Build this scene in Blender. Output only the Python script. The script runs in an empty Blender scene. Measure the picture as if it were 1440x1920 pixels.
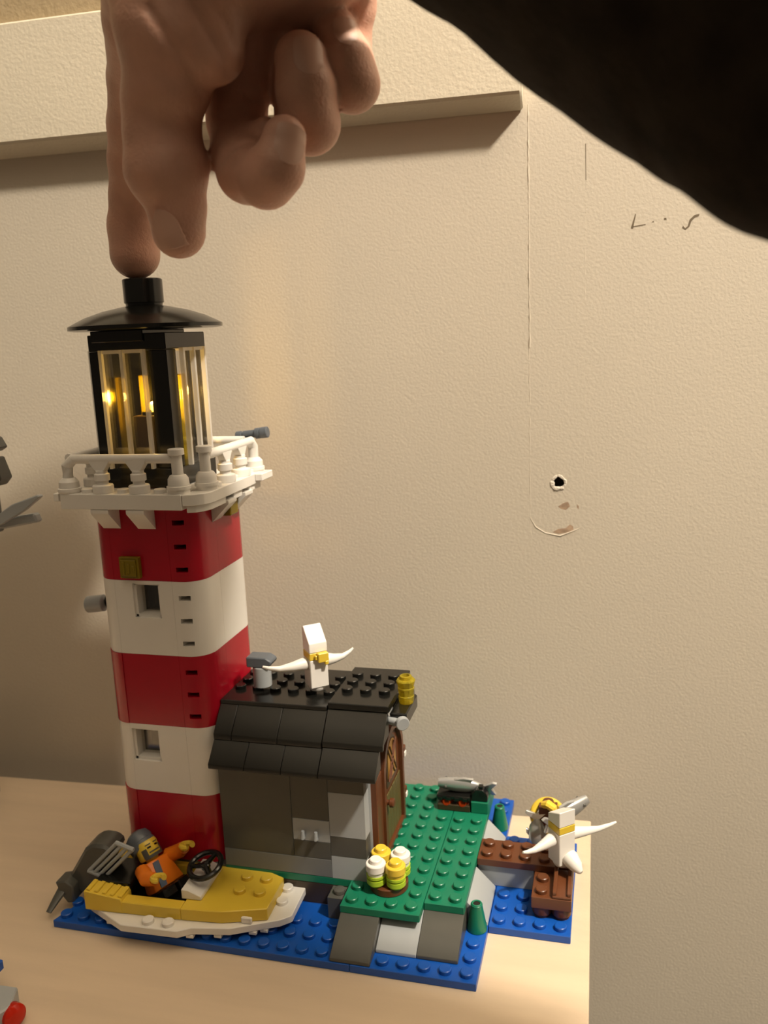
import bpy, bmesh, math, random
import numpy as np
from mathutils import Vector, Matrix
random.seed(7)
C = bpy.context.scene
COL = C.collection
K = 0.001                      # the numbers below are millimetres
U = 8.0                        # stud pitch of the toy bricks
PI = math.pi

# ---------------------------------------------------------------- camera, light, exposure
CAM_LOC=(53.260,-284.575,234.607)
CAM_R=(0.967046,0.251242,-0.041215)
CAM_U=(-0.011571,0.205086,0.978676)
CAM_F=(-0.254337,0.945948,-0.201235)
FPX=1618.16
cd = bpy.data.cameras.new('camera'); cam = bpy.data.objects.new('camera', cd); COL.objects.link(cam)
cd.sensor_fit = 'HORIZONTAL'; cd.sensor_width = 36.0; cd.lens = 36.0*FPX/1440.0
cd.clip_start = 0.005; cd.clip_end = 20
r_, u_, f_ = Vector(CAM_R), Vector(CAM_U), Vector(CAM_F)
mw = Matrix.Identity(4)
for i in range(3):
    mw[i][0] = r_[i]; mw[i][1] = u_[i]; mw[i][2] = -f_[i]; mw[i][3] = CAM_LOC[i]*K
cam.matrix_world = mw
cd.dof.use_dof = True; cd.dof.focus_distance = 0.325; cd.dof.aperture_fstop = 19
C.camera = cam
C.view_settings.view_transform = 'Standard'; C.view_settings.look = 'None'
C.view_settings.gamma = 1.0; C.view_settings.use_curve_mapping = False
C.view_settings.exposure = 0.0
w = bpy.data.worlds.new('room_glow'); C.world = w; w.use_nodes = True
w.node_tree.nodes['Background'].inputs[0].default_value = (1.0, 0.77, 0.52, 1)
w.node_tree.nodes['Background'].inputs[1].default_value = 0.09
def lamp(name, loc, energy, color, radius):
    l = bpy.data.lights.new(name, 'POINT'); l.energy = energy; l.color = color; l.shadow_soft_size = radius
    o = bpy.data.objects.new(name, l); o.location = Vector(loc)*K; COL.objects.link(o); return o
room_lamp = lamp('room_lamp', (556, -277, 1044), 74, (1.0, 0.885, 0.73), 0.042)

# ---------------------------------------------------------------- materials
MATS = {}
def mat(name, col, rough=0.3, metal=0.0, spec=0.5, noise=None, bump=None, sss=0.0, coat=0.0):
    m = bpy.data.materials.new(name); m.use_nodes = True
    nt = m.node_tree; b = nt.nodes['Principled BSDF']
    b.inputs['Base Color'].default_value = (*col, 1); b.inputs['Roughness'].default_value = rough
    b.inputs['Metallic'].default_value = metal; b.inputs['Specular IOR Level'].default_value = spec
    if sss:
        b.inputs['Subsurface Weight'].default_value = sss
        b.inputs['Subsurface Radius'].default_value = (0.004, 0.0015, 0.0008); b.inputs['Subsurface Scale'].default_value = 1.0
    tc = nt.nodes.new('ShaderNodeTexCoord')
    if noise:
        sc, amt, stretch = noise
        mp = nt.nodes.new('ShaderNodeMapping'); mp.inputs['Scale'].default_value = stretch
        nz = nt.nodes.new('ShaderNodeTexNoise'); nz.inputs['Scale'].default_value = sc; nz.inputs['Detail'].default_value = 5
        rp = nt.nodes.new('ShaderNodeValToRGB')
        rp.color_ramp.elements[0].position = 0.3; rp.color_ramp.elements[1].position = 0.7
        rp.color_ramp.elements[0].color = (*[c*(1-amt) for c in col], 1); rp.color_ramp.elements[1].color = (*[min(1, c*(1+amt)) for c in col], 1)
        nt.links.new(tc.outputs['Object'], mp.inputs[0]); nt.links.new(mp.outputs[0], nz.inputs['Vector'])
        nt.links.new(nz.outputs['Fac'], rp.inputs[0]); nt.links.new(rp.outputs[0], b.inputs['Base Color'])
    if bump:
        sc, dist, det = bump
        nz = nt.nodes.new('ShaderNodeTexNoise'); nz.inputs['Scale'].default_value = sc; nz.inputs['Detail'].default_value = det
        bp = nt.nodes.new('ShaderNodeBump'); bp.inputs['Distance'].default_value = dist; bp.inputs['Strength'].default_value = 1.0
        nt.links.new(tc.outputs['Object'], nz.inputs['Vector']); nt.links.new(nz.outputs['Fac'], bp.inputs['Height'])
        nt.links.new(bp.outputs[0], b.inputs['Normal'])
    MATS[name] = m; return m
def glassy(name, col, trans, rough=0.05, gloss=False, dcol=None):
    m = bpy.data.materials.new(name); m.use_nodes = True; nt = m.node_tree
    b = nt.nodes['Principled BSDF']; b.inputs['Base Color'].default_value = (*(dcol or col), 1); b.inputs['Roughness'].default_value = rough
    if gloss:
        b = nt.nodes.new('ShaderNodeBsdfGlossy'); b.inputs['Color'].default_value = (*col, 1); b.inputs['Roughness'].default_value = rough
    t = nt.nodes.new('ShaderNodeBsdfTransparent'); t.inputs[0].default_value = (*col, 1)
    mx = nt.nodes.new('ShaderNodeMixShader'); mx.inputs[0].default_value = trans
    nt.links.new(b.outputs[0], mx.inputs[1]); nt.links.new(t.outputs[0], mx.inputs[2])
    nt.links.new(mx.outputs[0], nt.nodes['Material Output'].inputs[0])
    MATS[name] = m; return m
RED = mat('red_plastic', (0.40, 0.005, 0.018), 0.22, noise=(60, .06, (1, 1, 1)))
WHITE = mat('white_plastic', (0.80, 0.77, 0.72), 0.3, noise=(50, .02, (1, 1, 1)))
DGREY = mat('dark_grey_plastic', (0.078, 0.077, 0.067), 0.3, noise=(70, .05, (1, 1, 1)))
MGREY = mat('blue_grey_plastic', (0.10, 0.115, 0.135), 0.35)
LGREY = mat('light_grey_plastic', (0.36, 0.38, 0.39), 0.32, noise=(60, .03, (1, 1, 1)))
GREEN = mat('green_plastic', (0.006, 0.165, 0.088), 0.36, noise=(60, .05, (1, 1, 1)))
BLUE = mat('blue_plastic', (0.005, 0.082, 0.41), 0.36, noise=(60, .05, (1, 1, 1)))
YELLOW = mat('yellow_plastic', (0.74, 0.52, 0.05), 0.3, noise=(60, .03, (1, 1, 1)))
BROWN = mat('brown_plastic', (0.115, 0.036, 0.012), 0.36, noise=(60, .06, (1, 1, 1)))
DBROWN = mat('dark_brown_plastic', (0.045, 0.028, 0.012), 0.35)
ORANGE = mat('orange_plastic', (0.80, 0.20, 0.012), 0.35)
BLACK = mat('black_plastic', (0.008, 0.008, 0.007), 0.2)
SILVER = mat('silver_plastic', (0.50, 0.50, 0.49), 0.22, metal=0.55)
GOLD = mat('gold_print', (0.60, 0.33, 0.07), 0.35, metal=0.6)
LIME = mat('lime_plastic', (0.38, 0.52, 0.03), 0.3)
OLIVE = mat('olive_print', (0.10, 0.075, 0.022), 0.45)
BLUEPRINT = mat('blue_print', (0.10, 0.14, 0.21), 0.4)
CLEAR = glassy('clear_plastic', (0.95, 0.94, 0.92), 0.94, gloss=True)
CLEARRIB = glassy('clear_plastic_edge', (0.93, 0.92, 0.90), 0.55, 0.1)
TYEL = glassy('clear_yellow_plastic', (0.86, 0.76, 0.16), 0.66, 0.06, dcol=(0.62, 0.52, 0.05))
TYELD = glassy('deep_clear_yellow_plastic', (0.30, 0.21, 0.012), 0.25, 0.06)
TRED = glassy('clear_red_plastic', (0.70, 0.03, 0.01), 0.35, 0.08)
TORG = glassy('clear_orange_plastic', (0.45, 0.045, 0.004), 0.45, 0.08)
WALLP = mat('cream_wall_paint', (0.63, 0.56, 0.455), 0.55, noise=(9, .03, (1, 1, 1)), bump=(820, 0.00015, 5))
TRIMP = mat('cream_trim_paint', (0.69, 0.62, 0.49), 0.45, noise=(14, .03, (1, 1, 3)), bump=(600, 0.0002, 4))
TAN = mat('darker_tan', (0.37, 0.285, 0.17), 0.6, bump=(300, 0.0005, 3))
PATCH = mat('bare_plaster', (0.40, 0.28, 0.19), 0.8, noise=(400, .3, (1, 1, 1)))
SCUFF = mat('dark_scuff', (0.17, 0.13, 0.085), 0.9)
HOLE = mat('hole_dark', (0.01, 0.008, 0.006), 1.0)
CRUMB = mat('chalky_plaster', (0.75, 0.68, 0.58), 0.9, bump=(900, 0.0006, 2))
WOOD = mat('birch_wood', (0.66, 0.52, 0.37), 0.5, noise=(9, .07, (1, 9, 9)), bump=(300, 0.00008, 2))
SKIN = mat('skin', (0.62, 0.345, 0.25), 0.46, noise=(60, .14, (1, 1, 1)), bump=(900, 0.00022, 5), sss=0.12)
NAIL = mat('nail', (0.66, 0.40, 0.30), 0.4)
CLOTH = mat('black_cloth', (0.026, 0.019, 0.013), 0.95, spec=0.1, noise=(120, .3, (1, 1, 1)), bump=(900, 0.0006, 4))
BULB = bpy.data.materials.new('bulb_glow'); BULB.use_nodes = True
BULB.node_tree.nodes['Principled BSDF'].inputs['Emission Color'].default_value = (1, 0.55, 0.06, 1)
BULB.node_tree.nodes['Principled BSDF'].inputs['Emission Strength'].default_value = 6

# ---------------------------------------------------------------- mesh helpers
class MB:
    def __init__(s): s.v = []; s.f = []
    def add(s, vs, fs):
        n = len(s.v); s.v += [tuple(p) for p in vs]; s.f += [tuple(i+n for i in f) for f in fs]; return s
    def box(s, x0, y0, z0, x1, y1, z1):
        vs = [(x, y, z) for z in (z0, z1) for x, y in ((x0, y0), (x1, y0), (x1, y1), (x0, y1))]
        return s.add(vs, [(3, 2, 1, 0), (4, 5, 6, 7), (0, 1, 5, 4), (1, 2, 6, 5), (2, 3, 7, 6), (3, 0, 4, 7)])
    def lathe(s, prof, c=(0, 0, 0), ax=(0, 0, 1), seg=20):
        """prof: (radius, height) from bottom to top"""
        M = Vector((0, 0, 1)).rotation_difference(Vector(ax)).to_matrix(); c = Vector(c)
        vs, fs = [], []
        for r, h in prof:
            for k in range(seg):
                a = 2*PI*(k+.5)/seg; vs.append(tuple(M @ Vector((r*math.cos(a), r*math.sin(a), h)) + c))
        for i in range(len(prof)-1):
            for k in range(seg):
                a, b = i*seg+k, i*seg+(k+1) % seg; fs.append((a, b, b+seg, a+seg))
        fs.append(tuple(range(seg))[::-1]); fs.append(tuple(range((len(prof)-1)*seg, len(prof)*seg)))
        return s.add(vs, fs)
    def cyl(s, x, y, z0, z1, r, seg=20, ch=0.25):
        return s.lathe([(r-ch*.6, z0), (r, z0+ch*.6), (r, z1-ch), (r-ch, z1)], (x, y, 0), seg=seg)
    def stud(s, x, y, z): return s.lathe([(2.4, 0), (2.4, 1.45), (2.12, 1.7)], (x, y, z), seg=14)
    def studs(s, pts, z):
        for x, y in pts: s.stud(x*U, y*U, z)
        return s
    def prism(s, poly, ax, a, b):
        """poly: 2d outline; ax 'x': (y,z) outline, 'y': (x,z), 'z': (x,y)"""
        n = len(poly)
        def p3(p, t): return {'x': (t, p[0], p[1]), 'y': (p[0], t, p[1]), 'z': (p[0], p[1], t)}[ax]
        vs = [p3(p, a) for p in poly]+[p3(p, b) for p in poly]
        return s.add(vs, [tuple(range(n))[::-1], tuple(range(n, 2*n))]+[(i, (i+1) % n, (i+1) % n+n, i+n) for i in range(n)])
    def tube(s, pts, rad, seg=12, flat=1.0):
        pts = [Vector(p) for p in pts]; n = len(pts)
        if not isinstance(rad, (list, tuple)): rad = [rad]*n
        up = Vector((0.13, 0.21, 0.97)); vs, fs = [], []
        for i, p in enumerate(pts):
            t = (pts[min(i+1, n-1)]-pts[max(i-1, 0)]).normalized()
            a = t.cross(up).normalized(); b = a.cross(t).normalized()
            for k in range(seg):
                q = 2*PI*k/seg; vs.append(tuple(p+a*rad[i]*math.cos(q)+b*rad[i]*flat*math.sin(q)))
        for i in range(n-1):
            for k in range(seg):
                a, b = i*seg+k, i*seg+(k+1) % seg; fs.append((a, b, b+seg, a+seg))
        fs.append(tuple(range(seg))[::-1]); fs.append(tuple(range((n-1)*seg, n*seg)))
        return s.add(vs, fs)
    def torus(s, c, nrm, R, r, seg=28, rs=10, a0=0, a1=2*PI):
        M = Vector((0, 0, 1)).rotation_difference(Vector(nrm)).to_matrix(); c = Vector(c)
        full = abs(a1-a0-2*PI) < 1e-6; n = seg if full else seg+1
        vs, fs = [], []
        for i in range(n):
            a = a0+(a1-a0)*i/seg
            for k in range(rs):
                b = 2*PI*k/rs; q = R+r*math.cos(b)
                vs.append(tuple(M @ Vector((q*math.cos(a), q*math.sin(a), r*math.sin(b)))+c))
        for i in range(n if full else n-1):
            j = (i+1) % n
            for k in range(rs): fs.append((i*rs+k, j*rs+k, j*rs+(k+1) % rs, i*rs+(k+1) % rs))
        if not full: fs.append(tuple(range(rs))); fs.append(tuple(range((n-1)*rs, n*rs)))
        return s.add(vs, fs)
    def ball(s, c, r, seg=14, rings=9):
        rr = r if isinstance(r, tuple) else (r, r, r)
        vs, fs = [], []
        for i in range(1, rings):
            t = PI*i/rings
            for k in range(seg):
                a = 2*PI*k/seg; vs.append((c[0]+rr[0]*math.sin(t)*math.cos(a), c[1]+rr[1]*math.sin(t)*math.sin(a), c[2]-rr[2]*math.cos(t)))
        for i in range(rings-2):
            for k in range(seg):
                a, b = i*seg+k, i*seg+(k+1) % seg; fs.append((a, b, b+seg, a+seg))
        n = len(vs); vs += [(c[0], c[1], c[2]-rr[2]), (c[0], c[1], c[2]+rr[2])]
        for k in range(seg): fs.append((n, (k+1) % seg, k)); fs.append((n+1, (rings-2)*seg+k, (rings-2)*seg+(k+1) % seg))
        return s.add(vs, fs)
    def move(s, M): s.v = [tuple(M @ Vector(p)) for p in s.v]; return s
    def obj(s, name, m, parent=None, bevel=0.0, ang=32, label=None, world=True, smooth=True):
        """links the collected shapes as one mesh object; vertices are in world mm unless world=False"""
        org = Vector((0, 0, 0)); par = parent
        if world:
            while par is not None: org += par.location/K; par = par.parent
        me = bpy.data.meshes.new(name)
        me.from_pydata([((x-org.x)*K, (y-org.y)*K, (z-org.z)*K) for x, y, z in s.v], [], s.f)
        bm = bmesh.new(); bm.from_mesh(me)
        bmesh.ops.recalc_face_normals(bm, faces=bm.faces)
        if bevel:
            es = [e for e in bm.edges if len(e.link_faces) == 2 and e.calc_face_angle(0) > 0.5]
            bmesh.ops.bevel(bm, geom=es, offset=bevel*K, segments=1, profile=.5, affect='EDGES', clamp_overlap=True)
        if smooth:
            for f in bm.faces: f.smooth = True
        bm.to_mesh(me); bm.free()
        if smooth: me.set_sharp_from_angle(angle=math.radians(ang))
        me.materials.append(m)
        o = bpy.data.objects.new(name, me); COL.objects.link(o)
        if parent is not None: o.parent = parent
        if label: o['label'] = label
        return o
def thing(name, loc, label, cat, group=None, rz=0):
    o = bpy.data.objects.new(name, None); COL.objects.link(o); o.location = Vector(loc)*K; o.rotation_euler = (0, 0, rz)
    o.empty_display_size = 0.005
    o['label'] = label; o['category'] = cat
    if group: o['group'] = group
    return o
def tag(o, label, cat, group=None):
    o['label'] = label; o['category'] = cat
    if group: o['group'] = group
    return o
def struct(o, label=None):
    o['kind'] = 'structure'
    if label: o['label'] = label
    return o
def rng(a, b):
    n = int(round(b-a)); return [a+.5+i for i in range(n)]

# ---------------------------------------------------------------- the setting: wall, board, shelf
WS = 0.0458
wx = Vector((1, WS, 0)).normalized(); wy = Vector((-WS, 1, 0)).normalized()
WM = Matrix(((wx.x, wy.x, 0, 0), (wx.y, wy.y, 0, 122), (0, 0, 1, 0), (0, 0, 0, 1)))   # wall frame: x along, y into the wall, z up
wall = MB()
hx, hz, hs, hr = 29.3, 163.0, 8.0, 2.9
X0, X1, Z0, Z1 = -1400, 1800, -700, 1500
ring = [(hx+hr*(1+.03*math.sin(5*a)+.05*math.cos(3*a+1))*math.cos(a), hz+hr*(1+.03*math.sin(5*a)+.05*math.cos(3*a+1))*math.sin(a)) for a in [2*PI*k/24+PI/4 for k in range(24)]]
sq = []
for k in range(24):
    a = 2*PI*k/24+PI/4; m_ = max(abs(math.cos(a)), abs(math.sin(a))); sq.append((hx+hs*math.cos(a)/m_, hz+hs*math.sin(a)/m_))
vs = [(x, 0, z) for x, z in sq]+[(x, 0, z) for x, z in ring]+[(x, 9, z) for x, z in ring]
fs = [(k, (k+1) % 24, (k+1) % 24+24, k+24) for k in range(24)]+[(k+24, (k+1) % 24+24, (k+1) % 24+48, k+48) for k in range(24)]
fs.append(tuple(range(48, 72)))
n0 = len(vs); vs += [(X0, 0, Z0), (X1, 0, Z0), (X1, 0, Z1), (X0, 0, Z1)]
cn = [0, 6, 12, 18]        # corners of the square: +x+z, -x+z, -x-z, +x-z
oc = {0: n0+2, 6: n0+3, 12: n0, 18: n0+1}
for a, b in ((0, 6), (6, 12), (12, 18), (18, 24)):
    fs.append(tuple([k % 24 for k in range(a, b+1)])+(oc[b % 24], oc[a]))
wall.add(vs, fs); wall.move(WM)
wall_o = struct(wall.obj('wall_back', WALLP, ang=20), 'cream painted wall with an orange-peel texture, a drilled hole and scratches')
def wallpart(mb, name, m, label=None, **k): return mb.move(WM).obj(name, m, wall_o, label=label, **k)
mb = MB(); NR = 40
for i in range(NR):
    a = 2*PI*i/NR; rr = .32+.30*abs(math.sin(3*a+1))+.25*random.random()+(.35 if PI*.9 < a < PI*1.75 else 0)
    for k in range(8):
        b = 2*PI*k/8; q = hr*(1+.03*math.sin(5*a)+.05*math.cos(3*a+1))+.15+rr*math.cos(b)
        mb.v.append((hx+q*math.cos(a), -.02+.45*rr*math.sin(b), hz+q*math.sin(a)))
for i in range(NR):
    j = (i+1) % NR
    for k in range(8): mb.f.append((i*8+k, j*8+k, j*8+(k+1) % 8, i*8+(k+1) % 8))
wallpart(mb, 'chipped_rim', CRUMB, 'chalky chipped rim of the drilled hole')
wallpart(MB().add([(x, 5.5, z) for x, z in ring], [tuple(range(24))]), 'hole_shade', HOLE)  # near-black disc set in the hole, its shade put into the colour
def ridge(x, z0, z1, r, n=40, j=.12):
    m_ = MB(); pts = [(x+random.uniform(-j, j), .1, z0+(z1-z0)*i/n) for i in range(n+1)]
    return m_.tube(pts, [r*random.uniform(.5, 1.2) for _ in pts], 6)
mb = ridge(16.3, 330, 226, .42, 60); mb.tube([(16.1+random.uniform(-.15, .15), .12, 226-88*i/40) for i in range(41)], [.3*random.uniform(.4, 1) for _ in range(41)], 6)
mb.tube([(16, .1, 146), (18.5, .1, 141.5), (23, .1, 138.6), (30, .1, 137.2), (36, .1, 139.6), (39, .1, 141)], [.2, .35, .3, .4, .35, .2], 6)
mb.tube([(41+random.uniform(-.12, .12), .12, 292-140*i/50) for i in range(51)], [.2*random.uniform(.3, 1) for _ in range(51)], 6)
wallpart(mb, 'paint_ridge', WALLP, 'raised lines of old paint around a filled patch')
def flat(pts, y=-.06):
    return MB().prism(pts, 'y', y, .05)
mb = flat([(40.7, 312), (41.0, 312), (41.05, 304), (41.2, 297), (40.95, 297), (40.8, 304)])
wallpart(mb, 'crack', SCUFF, 'dark hairline crack in the paint')
for P in ([(60.2, 275.5), (61.2, 275.3), (62.4, 281.5), (62.0, 281.5)], [(61, 275.9), (66.5, 276.6), (66.4, 277.0), (61, 276.4)], [(69, 277.6), (69.9, 277.5), (69.8, 278.2)], [(74, 278.2), (75.2, 278.1), (75, 279), (74.1, 279)],
          [(82.0, 275.3), (82.9, 274.2), (83.9, 275.0), (84.6, 277.6), (86.6, 279.4), (88.6, 279.7), (88.4, 278.8), (86.8, 278.3), (85.4, 276.9), (84.6, 274.6), (83.0, 273.4), (81.6, 274.4)]):
    wallpart(flat(P), 'scratch', SCUFF)
for P in ([(29, 151.5), (31.5, 153.2), (33.6, 153.8), (34.6, 151.6), (32.6, 149.8), (30.4, 150.4)], [(37.6, 152.8), (38.6, 151.6), (38.6, 150.2), (37.8, 151)],
          [(26.5, 139), (29, 140.6), (32.5, 141), (34.5, 142.8), (36, 142), (36.2, 140.2), (33, 138.8), (29, 138.2)]):
    wallpart(flat(P, -.04), 'bare_patch', PATCH)
struct(MB().box(-1400, -2200, 1500, 1800, 200, 1510).obj('ceiling', mat('ceiling_paint', (0.8, 0.76, 0.68), 0.9)), 'white painted ceiling')
# the board across the upper wall
TH = 12
mb = MB().prism([(-.05, 327.4), (-TH, 332.2), (-TH, 385), (-.05, 385)], 'x', -900, 14.2).move(WM)
struct(mb.obj('trim_1', TRIMP, bevel=.9), 'wide cream painted board across the upper wall')
struct(MB().prism([(-900, 385.2), (13, 385.2), (13, 640), (-900, 640)], 'y', -4, -.05).move(WM).obj('tan_strip', TAN), 'darker tan strip above the cream board')  # added flat strip, the darker tone is put into its colour
# shelf
shelf = MB().prism([(-520, 79.5), (45.6, 105.4), (48.2, -40), (49, -140), (-520, -140)], 'z', -18, 0)
shelf_o = tag(shelf.obj('shelf', WOOD, bevel=.5), 'pale birch wooden shelf top in front of the cream wall', 'shelf')

# ---------------------------------------------------------------- the toy island base
isl = thing('toy_island', (-60, 40, 0), 'toy brick island base of blue water plates, green ground and grey rock slopes', 'toy island')
def plate(name, m, poly, z0, z1, studs, label=None, par=isl):
    mb = MB().prism([(x*U, y*U) for x, y in poly], 'z', z0, z1)
    o = mb.obj(name, m, par, bevel=.2, label=label)
    if studs:
        s = MB().studs(studs, z1)
        # studs are moulded with their plate: one mesh
        me = s.obj('studs', m, par); bm = bmesh.new(); bm.from_mesh(o.data); bm.from_mesh(me.data); bm.to_mesh(o.data); bm.free()
        d = me.data; bpy.data.objects.remove(me); bpy.data.meshes.remove(d)
        o.data.set_sharp_from_angle(angle=math.radians(32))
    return o
g = .012
plate('water_plate', BLUE, [(-21, -2), (-5-g, -2), (-5-g, 2-g), (-20.35, 2-g), (-20.35, 0)], 0, 3.2,
      [(x, y) for x in rng(-21, -5) for y in rng(-2, 2) if not (y > 0 and x < -20) and not (y > 1 and x > -19) and not (x > -7 and (y > 1 or False)) and not (x > -7 and y < 1 and x > -6.6 and y > -2 and x > -6)], 'blue plate under the motorboat')
plate('water_plate', BLUE, [(-5+g, -2), (1, -2), (1, 2-g), (-5+g, 2-g)], 0, 3.2,
      [(x, -1.5) for x in rng(-4, 1)]+[(.5, -.5), (.5, .5)], 'blue plate in front of the slopes')
plate('water_plate', BLUE, [(-19, 2+g), (1-g, 2+g), (1-g, 14), (-19, 14)], 0, 3.2, [(.5, 11.5), (.5, 12.5), (.5, 13.5)], 'blue plate running back towards the wall')
plate('water_plate', BLUE, [(1+g, 2), (5, 2), (5, 10), (1+g, 10)], 0, 3.2,
      [(x, y) for x in rng(1, 5) for y in (2.5,)]+[(1.5, 3.5), (2.5, 3.5), (1.5, 4.5), (2.5, 4.5)]+[(x, y) for x in rng(1, 4) for y in (7.5, 8.5, 9.5) if not (x > 3 and 8 < y < 9)], 'blue plate under the dock')
# rock under the ground plates
mb = MB().box(-103.8, 16.1, 3.2, -48.1, 24, 12.8).obj('rock_brick', DBROWN, isl, bevel=.25, label='dark brown brick wall under the green edge')
MB().box(-152, 16.2, 3.2, -104.1, 64, 16).obj('rock_brick', DGREY, isl, bevel=.25)
MB().box(-104, 24.2, 3.2, -8.1, 100, 12.75).obj('rock_brick', DGREY, isl)
mb = MB().box(-56, 8, 3.2, -48.1, 15.9, 12.8).stud(-52, 12, 12.8).obj('rock_brick', DGREY, isl, bevel=.2, label='small dark grey brick with one stud')
def slope33(x0, x1, y1, m, lab):
    # falls towards -y over two studs from y1
    MB().prism([(y1+8, 3.2), (y1+8, 12.8), (y1, 12.8), (y1-15.6, 4.7), (y1-15.6, 3.2)], 'x', x0+.06, x1-.06).obj('rock_slope', m, isl, bevel=.25, label=lab)
slope33(-48, -32, 0, DGREY, 'dark grey slope, the lowest of the front three')
slope33(-32, -16, 8, LGREY, 'light grey slope in the middle of the front three')
slope33(-16, 0, 8, DGREY, 'dark grey slope beside the green cone')
def slope45(y0, y1, lab):
    MB().prism([(-8, 3.2), (-8, 12.8), (0, 12.8), (7.9, 4.6), (7.9, 3.2)], 'y', y0+.06, y1-.06).obj('rock_slope', LGREY, isl, bevel=.25, label=lab)
slope45(16, 40, 'light grey side slope in front of the dock'); slope45(56, 77, 'light grey side slope behind the dock')
MB().box(.1, 42, 3.2, 23.9, 55.8, 12.75).obj('rock_brick', LGREY, isl, bevel=.25, label='grey brick under the brown dock')
# ground plates
plate('ground_plate', GREEN, [(-13, 2), (-6, 2), (-6, 0), (-2-g, 0), (-2-g, 12), (-13, 12)], 12.8, 16,
      [(x, y) for x in rng(-6, -2) for y in rng(0, 12) if not (x < -5 and 2 < y < 9) and not (-5 < x < -3 and 1 < y < 3) and not (x > -3 and 9.3 < y < 11) and not (x < -5 and y > 9)] , 'green ground plate around the hut')
plate('ground_plate', GREEN, [(-2+g, 1), (0, 1), (0, 12), (-2+g, 12)], 12.8, 16, [(x, y) for x in (-1.5, -.5) for y in rng(1, 9)], 'green ground strip along the rock edge')
# green cones stuck on the water plates
for y, lab in ((13.6, 'green cone on the blue plate beside the dark grey slope'), (86, 'green cone on the blue plate behind the dock')):
    cone = thing('green_cone', (4, y, 3.2), lab, 'toy cone', 'green cones')
    MB().lathe([(3.3, 0), (3.9, .2), (3.9, 1.2), (2.5, 9.4), (2.35, 10), (2.35, 11.1), (2.15, 11.3)], (4, y, 3.2), seg=24).obj('cone_body', GREEN, cone)
    MB().torus((4, y, 14.45), (0, 0, 1), 1.75, .42, 20, 8).obj('hollow_stud', GREEN, cone)
    MB().lathe([(1.35, 0), (1.35, .05)], (4, y, 14.48), seg=16).obj('stud_hole_shade', BLACK, cone)  # flat black disc painting the shade inside the hollow stud

# ---------------------------------------------------------------- lighthouse
lh = thing('toy_lighthouse', (-128, 40, 16), 'tall red and white striped toy brick lighthouse with a black lit lantern', 'toy lighthouse')
TX0, TX1, TY0, TY1, TR = -152, -104, 16, 64, 9.0
def perimeter():
    """outline points (x, y, nx, ny) with the slit column and window edges as extra stations on the front"""
    pts = []
    for x in (-141.5, -143.6, -140, -136, -134.6, -130.2, -121.9, -114.5): pass
    front = [TX0+TR, -142.3, -137.6, -135.0, -129.6, -123.0, -117, -114.5]
    for x in front: pts.append((x, TY0, 0, -1))
    cx, cy = TX1-TR, TY0+TR
    for k in range(0, 9):
        a = -PI/2+PI/2*k/8; pts.append((cx+TR*math.cos(a), cy+TR*math.sin(a), math.cos(a), math.sin(a)))
    for y in (TY0+TR+8, TY1-TR-8): pts.append((TX1, y, 1, 0))
    for k in range(0, 7):
        a = PI/2*k/6; pts.append((TX1-TR+TR*math.cos(a), TY1-TR+TR*math.sin(a), math.cos(a), math.sin(a)))
    pts.append((-128, TY1, 0, 1))
    for k in range(0, 7):
        a = PI/2+PI/2*k/6; pts.append((TX0+TR+TR*math.cos(a), TY1-TR+TR*math.sin(a), math.cos(a), math.sin(a)))
    for k in range(0, 8):
        a = PI+PI/2*k/8; pts.append((TX0+TR+TR*math.cos(a), TY0+TR+TR*math.sin(a), math.cos(a), math.sin(a)))
    return pts
PER = perimeter(); NP = len(PER)
# front stations 0..7, right front corner 8..16, right side 17,18, far corner 19..25, back 26, far left corner 27..33, left front corner 34..41
def band_piece(name, m, par, i0, i1, z0, z1, holes=(), gap=.035, label=None, grow=0):
    """wall cells between stations i0..i1; holes: (ia, ib, za, zb, depth layers)"""
    zs = sorted(set([z0+gap, z1-gap]+[z for h in holes for z in h[2:4]]))
    offs = [grow, -2.6, -7.5]
    S = list(range(i0, i1+1)); mb = MB(); idx = {}
    def vid(si, zi, li):
        k = (si, zi, li)
        if k not in idx:
            x, y, nx, ny = PER[S[si] % NP]; d = offs[li]
            gx, gy = 0, 0
            if si == 0 or si == len(S)-1:
                sg = gap if si == 0 else -gap; gx, gy = -ny*sg, nx*sg
            idx[k] = len(mb.v); mb.v.append((x+nx*d+gx, y+ny*d+gy, zs[zi]))
        return idx[k]
    def solid(si, zi, li):
        if not (0 <= si < len(S)-1 and 0 <= zi < len(zs)-1 and 0 <= li < 2): return False
        for ia, ib, za, zb, lay in holes:
            if ia <= S[si] < ib and za-1e-6 <= zs[zi] < zb-1e-6 and li < lay: return False
        return True
    for si in range(len(S)-1):
        for zi in range(len(zs)-1):
            for li in range(2):
                if not solid(si, zi, li): continue
                c = lambda a, b, d: vid(si+a, zi+b, li+d)
                if not solid(si, zi, li-1): mb.f.append((c(0, 0, 0), c(1, 0, 0), c(1, 1, 0), c(0, 1, 0)))
                if not solid(si, zi, li+1): mb.f.append((c(0, 0, 1), c(0, 1, 1), c(1, 1, 1), c(1, 0, 1)))
                if not solid(si-1, zi, li): mb.f.append((c(0, 0, 0), c(0, 1, 0), c(0, 1, 1), c(0, 0, 1)))
                if not solid(si+1, zi, li): mb.f.append((c(1, 0, 0), c(1, 0, 1), c(1, 1, 1), c(1, 1, 0)))
                if not solid(si, zi-1, li): mb.f.append((c(0, 0, 0), c(0, 0, 1), c(1, 0, 1), c(1, 0, 0)))
                if not solid(si, zi+1, li): mb.f.append((c(0, 1, 0), c(1, 1, 0), c(1, 1, 1), c(0, 1, 1)))
    return mb.obj(name, m, par, label=label)
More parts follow.
